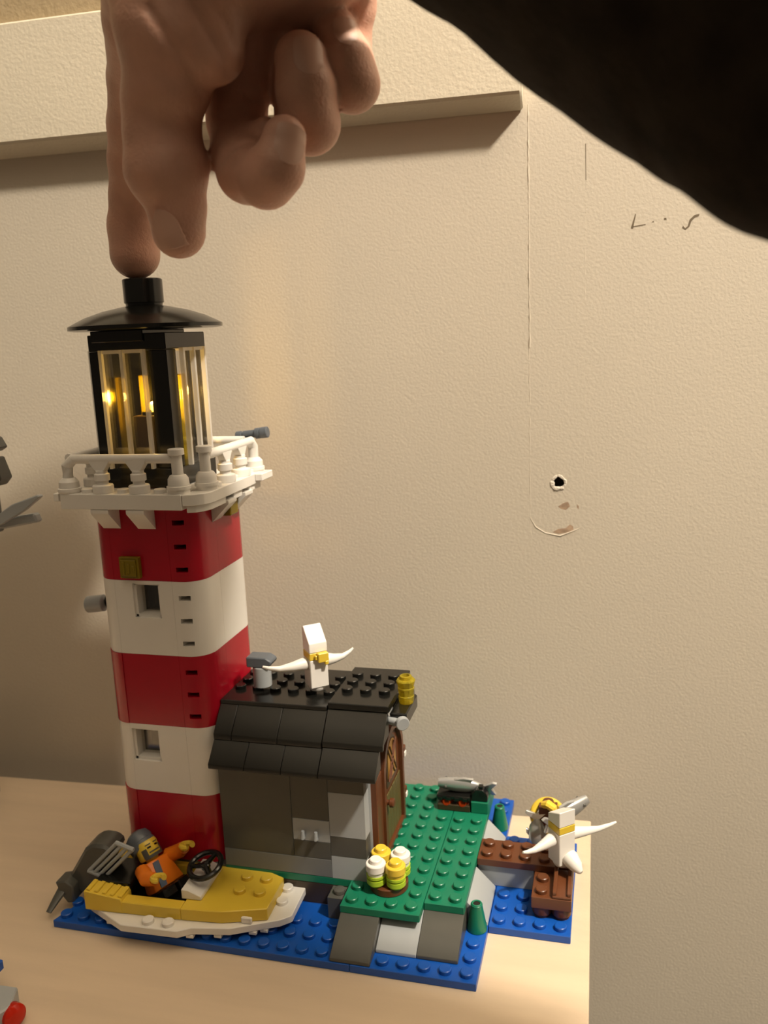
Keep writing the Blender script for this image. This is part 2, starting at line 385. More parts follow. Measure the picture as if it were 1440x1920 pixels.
ZB = [16, 47.2, 78, 109.3, 141, 171.8]
for k in range(5):
    m = RED if k % 2 == 0 else WHITE; nm = 'red_band' if k % 2 == 0 else 'white_band'
    z0, z1 = ZB[k], ZB[k+1]
    sl = [] if k < 2 else [(7, 10, z1-8.0-9.65*i, z1-5.9-9.65*i, 2) for i in range(3)]
    if k == 4: sl = [(7, 10, z, z+2, 2) for z in (164.2, 154.4, 144.9)]
    lab = ['bottom red band of the tower', 'lower white band with a window', 'middle red band of the tower', 'upper white band with a window', 'top red band under the gallery'][k]
    win = {1: (1, 4, 61.2, 75.6), 3: (3, 5, 125.2, 139.6)}.get(k)
    # each band is a part; its moulded wall panels are sub-parts
    fr = band_piece(nm, m, lh, 0, 6, z0, z1, [(*win, 2)] if win else (), label=lab)
    band_piece('corner_panel', m, fr, 6, 17, z0, z1, sl)
    band_piece('side_panel', m, fr, 17, 27, z0, z1)
    band_piece('side_panel', m, fr, 27, 33, z0, z1)
    band_piece('corner_panel', m, fr, 33, 42, z0, z1, grow=.35 if k in (0, 2) else .0)
    if win:
        ia, ib, za, zb = win; xa, xb = PER[ia][0], PER[ib][0]
        f = MB()
        for b in ((xa, za, xa+1.1, zb), (xb-1.1, za, xb, zb), (xa, za, xb, za+1.1), (xa, zb-.8, xb, zb)):
            f.box(b[0]+.03, TY0+1.2, b[1]+.03, b[2]-.03, TY0+7.4, b[3]-.03)
        w_ = f.obj('window_frame', WHITE, fr)
        MB().box(xa+1.15, TY0+5.2, za+1.15, xb-1.15, TY0+5.7, zb-.9).obj('window_pane', CLEAR, fr)
MB().box(TX0+8, TY0+10, 16, TX1-8, TY1-8, 165).obj('core', BLACK, lh)  # black filler standing in for the shade behind windows and slits
MB().box(TX1-10, TY0+9, 72, TX1-3.4, TY0+13, 78.3).obj('white_stub', WHITE, lh, bevel=.3)
MB().box(-110, 22, 76.5, -104.4, 23.6, 79.6).obj('white_clip', WHITE, lh, bevel=.3)
# yellow clear brick on the front
mb = MB().box(-138.6, 13.8, 142.4, -129.8, 16.05, 151.2)
mb.box(-137.6, 13.0, 143.4, -130.8, 13.8, 150.2)
for a in range(3): mb.box(-136.9+2.2*a, 12.6, 144+.6*a, -135.6+2.2*a, 13.0, 149.6-.8*a)
mb.obj('yellow_clear_tile', TYELD, lh, bevel=.5)
# brackets under the gallery
def bracket(x0, y0, x1, y1, side):
    if side == 'front':
        return MB().prism([(16, 171.7), (8.1, 171.7), (8.1, 170.2), (15.9, 162.6), (16, 162.6)], 'x', x0, x1).obj('bracket', WHITE, lh, bevel=.2)
    return MB().prism([(-104, 171.7), (-96.1, 171.7), (-96.1, 170.2), (-103.9, 162.6), (-104, 162.6)], 'y', y0, y1).obj('bracket', WHITE, lh, bevel=.2)
bracket(-145.2, 0, -137.3, 0, 'front'); bracket(-129.5, 0, -121.7, 0, 'front')
bracket(0, 30, 0, 38, 'right'); bracket(0, 47, 0, 55, 'right')
MB().box(-104, 38.6, 163.4, -99.5, 46.4, 171.6).obj('yellow_clear_tile', TYELD, lh, bevel=.4)
# gallery
gz0, gz1 = 171.9, 178
gal = MB()
gal.prism([(-160, 11), (-158, 8), (-105.2, 8), (-105.2, 16.5), (-152, 24), (-160, 24)], 'z', gz0, gz1)
gallery = gal.obj('gallery_floor', WHITE, lh, bevel=.25, label='white gallery of plates round the lantern')
MB().prism([(-105, 8), (-100.5, 9.5), (-97.5, 12), (-96, 16), (-96, 70), (-98, 72), (-112, 72), (-112, 20), (-105, 16.6)], 'z', gz0+1.6, gz1).obj('plate', WHITE, gallery, bevel=.25)
MB().prism([(-104, 9.4), (-100.5, 10.5), (-98.5, 13), (-97, 17), (-97, 30), (-104, 30)], 'z', gz0-1.2, gz0+1.5).obj('plate', WHITE, gallery, bevel=.2)
MB().box(-104, 38, gz0-1.2, -97, 45.9, gz0+1.5).obj('plate', WHITE, gallery, bevel=.2)
MB().box(-104, 54, gz0-1.0, -97, 66, gz0+1.5).obj('plate', WHITE, gallery, bevel=.2)
MB().prism([(-160, 24.2), (-152, 24.2), (-112.2, 24.2), (-112.2, 72), (-158, 72), (-160, 69)], 'z', gz0, gz1-.05).obj('plate', WHITE, gallery, bevel=.25)
MB().box(-162.6, 10, gz1-3.4, -160.1, 26, gz1-.2).obj('plate', WHITE, gallery, bevel=.3)
MB().box(-96, 58, gz1-3.2, -92.6, 70, gz1-.1).obj('plate', WHITE, gallery, bevel=.3)
mb = MB().studs([(-18.5, 1.5), (-16.5, 1.5), (-14.5, 1.5), (-12.5, 3.5), (-12.5, 5.5), (-12.5, 7.5), (-19.5, 3.5), (-19.5, 5.5)], gz1)
mb.obj('stud', WHITE, gallery)
def post_end(x, y):
    mb = MB().lathe([(4.2, 0), (4.2, 1.6), (4.7, 1.7), (4.7, 2.9), (4.2, 3.0), (4.0, 5.6), (3.1, 7.0), (2.2, 7.3), (2.1, 14.6), (3.1, 14.9), (3.1, 17.0), (2.9, 17.2)], (x*U, y*U, gz1), seg=24)
    return mb.obj('railing_post', WHITE, lh)
def post_tee(x, y, along):
    mb = MB().lathe([(4.1, 0), (4.1, 2.9), (3.8, 3.3), (2.3, 3.4), (2.3, 4.8), (3.0, 4.9), (3.0, 7.6), (2.3, 7.7), (2.3, 9)], (x*U, y*U, gz1), seg=20)
    d = 4.4
    if along == 'x': mb.prism([(x*U-1.9, 8.8+gz1), (x*U+1.9, 8.8+gz1), (x*U+d, 12.2+gz1), (x*U+d, 14+gz1), (x*U-d, 14+gz1), (x*U-d, 12.2+gz1)], 'y', y*U-1.6, y*U+1.6)
    else: mb.prism([(y*U-1.9, 8.8+gz1), (y*U+1.9, 8.8+gz1), (y*U+d, 12.2+gz1), (y*U+d, 14+gz1), (y*U-d, 14+gz1), (y*U-d, 12.2+gz1)], 'x', x*U-1.6, x*U+1.6)
    return mb.obj('railing_post', WHITE, lh, bevel=.15)
zr = gz1+13.4
def elbow(cx, cy, pts):
    mb = MB().lathe([(4.2, 0), (4.6, .6), (4.6, 1.8), (4.0, 2.0), (3.9, 4.4), (2.6, 5.9), (2.0, 6.0)], (cx*U, cy*U, gz1), seg=22)
    mb.tube([(cx*U, cy*U, gz1+5.5), (cx*U, cy*U, gz1+10.8), pts], [2.2, 2.3, 2.0], 12)
    return mb.obj('railing_post', WHITE, lh)
post_end(-13.5, 1.55); post_end(-12.55, 2.6)
for x in (-17.6, -15.6): post_tee(x, 1.5, 'x')
for y in (4.7, 6.6): post_tee(-12.5, y, 'y')
elbow(-19.5, 1.5, (-19.1*U, 1.5*U, zr)); elbow(-12.5, 8.4, (-12.5*U, 8.1*U, zr)); elbow(-19.5, 8.4, (-19.2*U, 8.4*U, zr))
for y in (3.6, 6): post_tee(-19.5, y, 'y')
MB().tube([(-19.2*U, 1.5*U, zr), (-13.6*U, 1.55*U, zr)], 1.9, 14).obj('railing_bar', WHITE, lh)
MB().tube([(-12.52*U, 2.7*U, zr), (-12.5*U, 8.2*U, zr)], 1.9, 14).obj('railing_bar', WHITE, lh)
MB().tube([(-19.5*U, 1.7*U, zr), (-19.5*U, 8.4*U, zr)], 1.9, 14).obj('railing_bar', WHITE, lh)
MB().tube([(-19.2*U, 8.4*U, zr), (-13*U, 8.4*U, zr)], 1.9, 14).obj('railing_bar', WHITE, lh)
# lantern room
lx, ly, hh = -130.8, 39.5, 17.0
lantern = MB().box(lx-hh-.5, ly-hh-.5, gz1, lx+hh+.5, ly+hh+.5, 186).obj('lantern_base', BLACK, lh, bevel=.3)
top = MB().prism([(lx-hh, ly-hh), (lx+hh, ly-hh), (lx+hh, ly+hh), (lx-hh, ly+hh)], 'z', 232.6, 239)
top.box(lx-hh+2, ly-hh-.8, 236, lx+hh-9, ly+hh, 240.5)
lt = top.obj('lantern_head', BLACK, lh, bevel=.3)
cw = 6.4
for sx in (-1, 1):
    for sy in (-1, 1):
        c_ = 7.95 if (sx, sy) == (1, -1) else cw
        xa, xb = sorted((lx+sx*hh, lx+sx*(hh-c_))); ya, yb = sorted((ly+sy*hh, ly+sy*(hh-c_)))
        MB().box(xa, ya, 186.05, xb, yb, 232.5).obj('lantern_column', BLACK, lh, bevel=.3)
def pane(face):
    # clear panel: sheet with raised side flanges and a centre rib
    w2 = 9.9; so = {'front': -1.0, 'right': .9}.get(face, 0)
    def B(mb, a0, a1, d0, d1, z0, z1):
        a0 += so; a1 += so
        if face == 'front': mb.box(lx+a0, ly-hh-d1, z0, lx+a1, ly-hh-d0, z1)
        if face == 'back': mb.box(lx+a0, ly+hh+d0, z0, lx+a1, ly+hh+d1, z1)
        if face == 'right': mb.box(lx+hh+d0, ly+a0, z0, lx+hh+d1, ly+a1, z1)
        if face == 'left': d1 += 1.8 if d1 > 2 else 0; mb.box(lx-hh-d1, ly+a0, z0, lx-hh-d0, ly+a1, z1)
    mb = MB(); B(mb, -w2, w2, .2, 1.1, 186.2, 233)
    p = mb.obj('lantern_pane', CLEAR, lh, bevel=.1)
    mb = MB()
    for a0, a1 in ((-w2, -w2+1.3), (w2-1.3, w2), (-.7, .7)): B(mb, a0, a1, 1.15, 3.2, 186.2, 233)
    B(mb, -w2+1.35, -.75, 1.15, 2.6, 231.6, 233); B(mb, .75, w2-1.35, 1.15, 2.6, 231.6, 233)
    mb.obj('pane_rib', CLEARRIB, p, bevel=.15)
for fc in ('front', 'right', 'left', 'back'): pane(fc)
MB().box(lx-hh+.3, ly-hh+cw+.1, 186.1, lx-hh+1.4, ly+hh-cw-.1, 232.4).obj('lantern_lining', BLACK, lh)
MB().box(lx-hh+cw+.1, ly+hh-1.4, 186.1, lx+2, ly+hh-.3, 232.4).obj('lantern_lining', BLACK, lh)
# lamp inside: dark stand, small glowing bulb, amber rods standing in for yellow reflections
st = MB().box(lx-6.5, ly-6.5, 186.1, lx+6.5, ly+6.5, 206).obj('lamp_stand', DBROWN, lh, bevel=.3)
MB().cyl(lx, ly, 206.1, 207.4, 5, 20).obj('lamp_socket', BLACK, st)
MB().ball((lx, ly, 209.4), 2.1, 14, 9).obj('bulb', BULB, st)
for sx, sy in ((-1, -1), (1, -1), (1, 1), (-1, 1)):
    MB().box(lx+sx*9-1.6, ly+sy*9-1.6, 186.1, lx+sx*9+1.6, ly+sy*9+1.6, 222).obj('amber_rod', TYEL, st, bevel=.4)
l = bpy.data.lights.new('lantern_light', 'POINT'); l.energy = 0.06; l.color = (1, 0.58, 0.12); l.shadow_soft_size = 0.0022
lo = bpy.data.objects.new('lantern_light', l); lo.location = Vector((lx, ly, 213.6))*K; COL.objects.link(lo)
dome = MB().lathe([(28.5, 240.6), (30.6, 241.0), (30.6, 242.4), (29.5, 243.0), (24, 245.7), (17, 248.0), (10, 249.5), (8.6, 249.8)], (lx, ly, 0), seg=48)
dome.obj('lantern_roof', BLACK, lh, ang=40, label='black domed dish roof')
kn = MB().lathe([(7.2, 249.7), (7.4, 251), (7.9, 251.2), (7.9, 260.2), (7.5, 260.6)], (lx, ly, 0), seg=28)
kn.obj('top_knob', BLACK, lh, ang=30)

# ---------------------------------------------------------------- telescope and lamp clipped to the lighthouse
tel = thing('toy_telescope', (-102, 71, 190), 'dark blue-grey toy telescope clipped on the gallery railing', 'telescope')
tv = Vector((14.2, 0, 1.4)).normalized(); t0 = Vector((-109.3, 71.5, 193))
MB().lathe([(1.7, 0), (1.9, .3), (1.9, 2.6), (1.45, 2.7), (1.45, 3.6), (1.8, 3.7), (1.8, 9.4), (2.45, 9.5), (2.45, 11.4), (2.2, 11.5), (2.2, 12), (2.5, 12.1), (2.5, 15), (2.2, 15.2)], t0, tv, 20).obj('telescope_tube', MGREY, tel)
MB().lathe([(1.2, 0), (1.2, .1)], t0-tv*.12, tv, 16).obj('eyepiece', BLACK, tel)
MB().box(-104.6, 66.5, 189.6, -101.4, 70.5, 192.4).obj('clip', MGREY, tel, bevel=.3)
spy = thing('toy_spotlight', (-163, 50, 117), 'light grey and black toy spotlight sticking out of the upper white band', 'toy lamp')
MB().tube([(-152.6, 48, 123), (-160, 49, 122), (-166, 50, 120.5)], [2.6, 3.6, 2.2], 12).obj('arm', BLACK, spy)
MB().torus((-167, 50, 119.8), (0.2, 1, 0), 3.2, 1.5, 20, 8).obj('clip', BLACK, spy)
MB().lathe([(3.4, 0), (3.9, .3), (3.9, 8.2), (3.5, 8.6)], (-171.5, 50, 119.2), (-1, -.05, -.12), 20).obj('lamp_head', LGREY, spy)

# ---------------------------------------------------------------- hut
hut = thing('toy_hut', (-72, 40, 16), 'dark grey toy brick hut with a black tiled roof and arched brown door', 'toy hut')
MB().prism([(17.2, 16.05), (17.2, 66.4), (25.2, 76), (28, 84.8), (58, 84.8), (62, 76), (70, 66), (70, 16.05)], 'x', -103.8, -41.2).obj('hut_core', DGREY, hut)
def fp(x0, x1, z0, z1, m, lab=None, y=16.0):
    return MB().box(x0+.07, y, z0+.06, x1-.07, 17.1, z1-.06).obj('wall_panel', m, hut, bevel=.12, label=lab)
fp(-103.9, -56.1, 24.4, 41.7, DGREY) if False else None
fp(-103.9, -72.2, 24.2, 66.4, DGREY, 'large dark grey front panel'); fp(-72.2, -56.1, 41.7, 66.4, DGREY); fp(-72.2, -56.1, 24.2, 31.9, DGREY)
fp(-103.9, -56.1, 16.05, 24.2, mat('mid_grey_plastic', (0.17, 0.175, 0.17), 0.32), 'mid grey footing strip')
cp = fp(-72.2, -56.1, 31.9, 41.7, LGREY, 'light grey plate with a clip')
for dx in (0, 5.6):
    MB().tube([(-67.6+dx, 15.6, 33.2), (-67.4+dx, 14.2, 34), (-67.2+dx, 14.4, 37.2)], [.9, 1.0, .7], 8).obj('clip', LGREY, cp)
for z0, z1, m, lab in ((54.8, 66.4, DGREY, None), (35.2, 54.8, LGREY, 'light grey corner brick'), (26.3, 35.2, DGREY, None), (16.05, 26.3, LGREY, 'light grey corner brick at the foot')):
    MB().box(-56.0, 16.0, z0+.06, -40.9, 17.1, z1-.06).box(-41.1, 17.1, z0+.06, -40.9, 22.4, z1-.06).obj('corner_brick', m, hut, label=lab)
# roof
def row(x0, x1, yz, n, m=BLACK):
    w = (x1-x0)/n
    for i in range(n):
        MB().prism(yz, 'x', x0+w*i+.08, x0+w*(i+1)-.08).obj('roof_slope', m, hut, bevel=.25)
R1 = [(7.6, 64.9), (7.6, 66.9), (16.4, 76.0), (17.0, 76.0), (17.0, 66.5), (9.0, 64.9)]
R2 = [(14.6, 74.4), (14.6, 76.9), (23.4, 86.4), (25.0, 86.4), (25.0, 77), (17.1, 76.2), (16.0, 74.4)]
BROOF = mat('black_roof_plastic', (0.015, 0.014, 0.011), 0.33)
row(-103.9, -56.8, R1, 3, BROOF); row(-103.9, -95.9, R2, 1, BROOF); row(-95.9, -76, R2, 1, BROOF); row(-76, -56.8, R2, 1, BROOF)
R1b = [(y-.7, z+.5) for y, z in R1]; R2b = [(y-.5, z+.8) for y, z in R2]
row(-56.6, -33.2, R1b, 1, BROOF); row(-56.6, -31.5, R2b, 1, BROOF)
mir = lambda P: [(85.6-y, z) for y, z in P]
row(-103.9, -33.2, mir(R1), 4, BROOF); row(-103.9, -31.5, mir(R2), 4, BROOF)
def flatroof(x0, x1, z0, z1, xs):
    o = MB().box(x0, 23.4, z0, x1, 62, z1).obj('roof_plate', BLACK, hut, bevel=.3)
    s = MB().studs([(x, y) for x in xs for y in (4.5, 5.5, 6.5)], z1).obj('stud', BLACK, o)
flatroof(-103.9, -56.9, 86.3, 88.2, [x for x in rng(-13, -7.0)][0:6]); flatroof(-56.5, -31, 87.4, 90.2, [-6.5, -5.5, -4.5])
# gable end, door
MB().prism([(22.6, 16.1), (22.6, 64), (25.5, 76), (29, 84.6), (57, 84.6), (62, 76), (66, 64), (66, 16.1)], 'x', -41.1, -40.0).obj('gable_wall', LGREY, hut, label='light grey end wall round the door')
def arch(y0, y1, z0, zt, n=14):
    c = (y0+y1)/2; r = (y1-y0)/2
    return [(y0, z0)]+[(c-r*math.cos(PI*i/n), zt-r+r*math.sin(PI*i/n)) for i in range(n+1)]+[(y1, z0)]
door = MB().prism(arch(31.5, 65.5, 16.1, 70.5), 'x', -39.95, -38.2).obj('door', BROWN, hut, bevel=.3, label='arched brown door with a gold lattice window')
o_ = arch(31.5, 65.5, 16.4, 70.5); i_ = arch(34, 63, 19, 67.6)
mb = MB(); n = len(o_)
mb.add([(-38.15, y, z) for y, z in o_]+[(-38.15, y, z) for y, z in i_]+[(-36.4, y, z) for y, z in o_]+[(-36.4, y, z) for y, z in i_],
       [(2*n+k, 2*n+(k+1) % n, 3*n+(k+1) % n, 3*n+k) for k in range(n)]+[(k, (k+1) % n, 2*n+(k+1) % n, 2*n+k) for k in range(n)]+[(n+k, n+(k+1) % n, 3*n+(k+1) % n, 3*n+k) for k in range(n)]+[(k, (k+1) % n, n+(k+1) % n, n+k) for k in range(n)])
mb.obj('door_frame', BROWN, door, ang=40)
for k in range(6):
    y = 34.4+k*4.7; MB().box(-38.15, y, 19.4, -37.6, y+4.2, 42 if 0 < k else 50).obj('plank', OLIVE if k > 0 else BROWN, door, bevel=.2)
MB().prism(arch(39.5, 56, 45, 65.5), 'x', -38.15, -37.5).obj('window_recess', DBROWN, door)
MB().prism(arch(41.5, 54, 47, 64), 'x', -37.45, -37.2).obj('window_glass', GOLD, door)
mb = MB()
for k in range(-3, 4):
    for sg in (-1, 1):
        a = Vector((-37.0, 46+k*3.2-sg*5, 47.5)); b = Vector((-37.0, 46+k*3.2+sg*5, 62))
        ys = sorted((a.y, b.y))
        if ys[0] > 40 and ys[1] < 55: mb.tube([a, b], .4, 6)
mb.obj('lattice', BROWN, door)
MB().lathe([(1.2, 0), (1.2, 1.4), (2.0, 1.5), (2.0, 3), (1.4, 3.4)], (-37.2, 36.6, 40.5), (1, 0, 0), 16).obj('knob', BROWN, door)
for z in (48.2, 28):
    h_ = MB().box(-39.5, 66, z-2.6, -36.4, 69.6, z+2.8).obj('hinge', BROWN, door, bevel=.4)
    MB().box(-38.6, 66.4, z-2.2, -36.0, 69.2, z+.2).obj('hinge_pin', WHITE, h_, bevel=.3)
MB().box(-40.9, 23.0, 16.1, -37.4, 31.3, 58).obj('door_post', BROWN, hut, bevel=.3)
# lamp on the roof end
MB().box(-31.5, 26, 80.6, -24.5, 46, 86.4).obj('lamp_bracket', BLACK, hut, bevel=.5)
MB().lathe([(2.9, 0), (3.1, .4), (3.3, 3), (3.0, 3.3), (3.5, 6.5), (3.2, 6.9), (4.0, 9.6), (3.6, 10.2), (2.6, 10.3), (2.5, 11.6), (1.6, 11.7), (1.5, 9.5)], (-27, 37, 86.5), seg=10).obj('yellow_lamp', TYEL, hut, label='clear yellow round lamp')
MB().tube([(-33, 27, 83), (-27.5, 24.5, 83.2)], 1.6, 14).lathe([(2.6, 0), (2.8, .3), (2.8, 2.0), (2.5, 2.2)], (-26.5, 25, 83.4), (.55, -.8, -.1), 20).obj('grey_round_tile', LGREY, hut)
# chimney on the roof
ch = thing('toy_chimney', (-90, 37, 88.2), 'light grey toy chimney with a dark grey cap beside the tower', 'chimney')
MB().lathe([(3.0, 1.7), (3.9, 1.75), (3.9, 10.2), (3.6, 10.6)], (-90, 37, 88.2), seg=24).obj('chimney_pipe', LGREY, ch)
MB().prism([(-95.5, 98.9), (-86.8, 98.9), (-84.4, 100.2), (-84.2, 101.8), (-86.8, 103.4), (-95.5, 103.4)], 'y', 33.4, 40.6).obj('chimney_cap', MGREY, ch, bevel=.4)

# ---------------------------------------------------------------- dock
dock = thing('toy_dock', (20, 48, 3.2), 'brown toy brick dock reaching over the blue plate', 'toy dock')
def cl(xs, ys, z, name, par): pass
def brickobj(name, m, par, b, studs=(), bevel=.2, label=None):
    mb = MB().box(*b)
    o = mb.obj(name, m, par, bevel=bevel, label=label)
    if studs:
        me = MB().studs(studs, b[5]).obj('studs', m, par); bm = bmesh.new(); bm.from_mesh(o.data); bm.from_mesh(me.data); bm.to_mesh(o.data); bm.free()
        d = me.data; bpy.data.objects.remove(me); bpy.data.meshes.remove(d); o.data.set_sharp_from_angle(angle=math.radians(32))
    return o
brickobj('deck_plate', BROWN, dock, (.15, 41, 12.8, 39.9, 56, 16), [(x, y) for x in (.5, 1.5, 2.5, 3.5) for y in (5.6, 6.5)])
brickobj('dock_brick', BROWN, dock, (24.2, 24, 8.0, 39.9, 40.9, 13), [(3.5, 3.5), (3.5, 4.5)])
r_o = MB().prism([(24.2, 13.05), (40.8, 13.05), (40.8, 15.4), (24.2, 14.2)], 'x', 32.4, 39.8).obj('ramp_tile', BROWN, dock, bevel=.3)
for x in (32.5, 38.1): MB().prism([(24.6, 14.2), (40.6, 15.4), (40.6, 17.4), (24.6, 15.6)], 'x', x, x+1.6).obj('ramp_rail', BROWN, r_o, bevel=.3)
for x, y in ((28.2, 28.2), (35.9, 28.2), (28.2, 36.5), (35.9, 36.5)):
    MB().lathe([(3.2, 0), (3.2, 1.2), (3.95, 1.5), (3.95, 4.75)], (x, y, 3.2), seg=20).obj('round_foot', BROWN, dock)
MB().box(24.2, 41.1, 6.4, 39.9, 55.9, 12.7).obj('dock_brick', BROWN, dock, bevel=.2)
for x in (28.2, 35.9): MB().lathe([(3.9, 0), (3.9, 3.1)], (x, 48, 3.2), seg=20).obj('round_foot', BROWN, dock)
# mooring post with a yellow ring and two fish
post = thing('mooring_post', (28, 66, 3.2), 'brown toy mooring post behind the dock, with a yellow ring on it', 'toy post')
mb = MB().box(24.4, 62.4, 3.2, 31.6, 69.6, 20)
mb.obj('post_shaft', BROWN, post, bevel=.25)
pt = MB().box(24.2, 62.2, 20.1, 32, 69.9, 30).stud(28.1, 66, 30).obj('post_head', BROWN, post, bevel=.3)
MB().torus((28, 65.4, 24.4), (.15, -.75, .45), 6.4, 1.6, 30, 10, 0.4, 5.4).obj('yellow_ring', YELLOW, post)
MB().tube([(26.6, 60.2, 32.6), (28.4, 59.2, 33.6), (30.6, 58.6, 32.4), (31.6, 58.2, 29.2)], [2.0, 2.4, 2.4, 2.0], 10, .8).obj('yellow_clip', YELLOW, post)

def fish(name_lab, tail, head, roll, group='silver toy fish'):
    """a moulded fish from tail to head"""
    tail, head = Vector(tail), Vector(head); d = (head-tail); L_ = d.length; d.normalize()
    s = d.cross(Vector(roll)).normalized(); u = s.cross(d).normalized()
    t = thing('toy_fish', (tail+head)/2, name_lab, 'toy fish', group)
    prof = [(.16, .8, 1.2), (.22, 1.5, 2.0), (.35, 2.3, 3.4), (.5, 2.8, 4.1), (.66, 3.0, 4.1), (.8, 2.7, 3.4), (.92, 2.3, 2.8), (1.0, 1.9, 2.2)]
    mb = MB(); seg = 16
    for f, a, b in prof:
        for k in range(seg):
            q = 2*PI*k/seg; mb.v.append(tuple(tail+d*(L_*f)+s*a*math.cos(q)+u*b*math.sin(q)))
    n = len(prof)
    for i in range(n-1):
        for k in range(seg): mb.f.append((i*seg+k, i*seg+(k+1) % seg, (i+1)*seg+(k+1) % seg, (i+1)*seg+k))
    mb.f.append(tuple(range(seg))); mb.f.append(tuple(range((n-1)*seg, n*seg)))
    mb.obj('fish_body', SILVER, t)
    def fin(P, th=.7):
        m2 = MB(); m2.v = [tuple(tail+d*(L_*a)+u*b+s*th*sg) for sg in (-1, 1) for a, b in P]; n = len(P)
        m2.f = [tuple(range(n)), tuple(range(n, 2*n))]+[(k, (k+1) % n, (k+1) % n+n, k+n) for k in range(n)]; return m2
    fin([(.2, .9), (.02, 4.6), (-.06, 4.2), (.03, 0), (-.06, -4.2), (.02, -4.6), (.2, -.9)]).obj('tail_fin', SILVER, t, bevel=.2)
    fin([(.42, 3.4), (.36, 5.4), (.55, 5.6), (.72, 4.0)]).obj('back_fin', SILVER, t, bevel=.2)
    fin([(.46, -3.2), (.40, -4.9), (.52, -5.0), (.6, -3.8)]).obj('belly_fin', SILVER, t, bevel=.2)
    for sg in (-1, 1): MB().ball(tuple(tail+d*(L_*.86)+s*2.5*sg+u*.9), .7, 10, 7).obj('eye', DGREY, t)
    return t
fish('silver fish hooked on the mooring post, head up to the right', (27.5, 57.5, 24.5), (44.5, 70, 31.5), (0, -.3, 1))
fish('dull silver fish hanging beside the mooring post, tail up', (23.0, 63, 27), (24.5, 61, 9.5), (1, 0, .2))
fish('silver fish lying on the black grill', (1.8, 82, 25.6), (-23.8, 80, 27.4), (0, -.5, 1))

# ---------------------------------------------------------------- grill
gr = thing('toy_grill', (-12, 80, 16), 'black toy brick grill with glowing-red clear pieces on green ground', 'toy grill')
MB().box(-23.6, 75.2, 16.05, -8.4, 87.8, 19.2).obj('grill_base', DBROWN, gr, bevel=.3)
for x in (-19.5, -12): MB().lathe([(2.4, 0), (2.8, .4), (2.8, 2.0), (2.0, 2.3), (1.9, 3.2), (1.5, 3.6)], (x, 78.9, 18.9), (0, -1, .35), 16).obj('ember', TORG, gr)
MB().box(-24, 75.6, 21.4, -8.2, 88, 23.4).obj('grill_rack', BLACK, gr, bevel=.3)
for k in range(4): MB().box(-23.4+k*3.9, 74.9, 21.2, -21.2+k*3.9, 75.5, 23.0).obj('rack_bar', BLACK, gr, bevel=.2)
MB().box(-7.8, 75.2, 16.05, .1, 91, 21.6).obj('side_brick', GREEN, gr, bevel=.25, label='green brick at the grill end')
mb = MB().prism([(-7.6, 21.65), (-7.6, 25), (-5.8, 27.4), (-2.2, 27.6), (-.2, 25), (-.2, 21.65)], 'y', 76, 80.4); mb.obj('black_arch', BLACK, gr, bevel=.3)
MB().box(-4.6, 77, 27.7, -2.4, 79.5, 28.8).obj('black_peg', BLACK, gr, bevel=.2)

# ---------------------------------------------------------------- jars on a round tray
tray = tag(MB().lathe([(7.0, 0), (7.8, .3), (7.8, 2.9), (7.5, 3.2)], (-31.8, 15.6, 16), seg=30).obj('round_tray', BROWN), 'round brown toy tray under four small jars', 'tray')
jar = None
JS = [(-35.9, 11.6, WHITE, 'white', 'white-topped toy jar nearest the grey corner bricks'), (-27.8, 11.7, YELLOW, 'yellow', 'yellow-topped toy jar at the front of the tray'),
      (-35.8, 19.6, YELLOW, 'yellow', 'yellow-topped toy jar at the back of the tray, near the door'), (-27.7, 19.6, WHITE, 'white', 'white-topped toy jar at the back of the tray')]
for x, y, m, _, lab in JS:
    j = thing('toy_jar', (x, y, 19.2), lab, 'toy jar', 'jars on the round tray')
    MB().lathe([(3.0, 0), (3.1, .9), (3.9, 1.1), (3.9, 3.0), (3.0, 3.2)], (x, y, 19.2), seg=22).obj('lower_ring', LIME, j)
    MB().lathe([(3.1, 3.25), (3.1, 3.6), (3.95, 3.8), (3.95, 4.8)], (x, y, 19.2), seg=22).obj('upper_ring', LIME, j)
    MB().lathe([(3.5, 4.85), (3.6, 6.0), (3.7, 6.4), (4.05, 6.6), (4.05, 9.2), (3.8, 9.5), (2.5, 9.55), (2.4, 11.0), (2.1, 11.3)], (x, y, 19.2), seg=22).obj('lid', m, j)

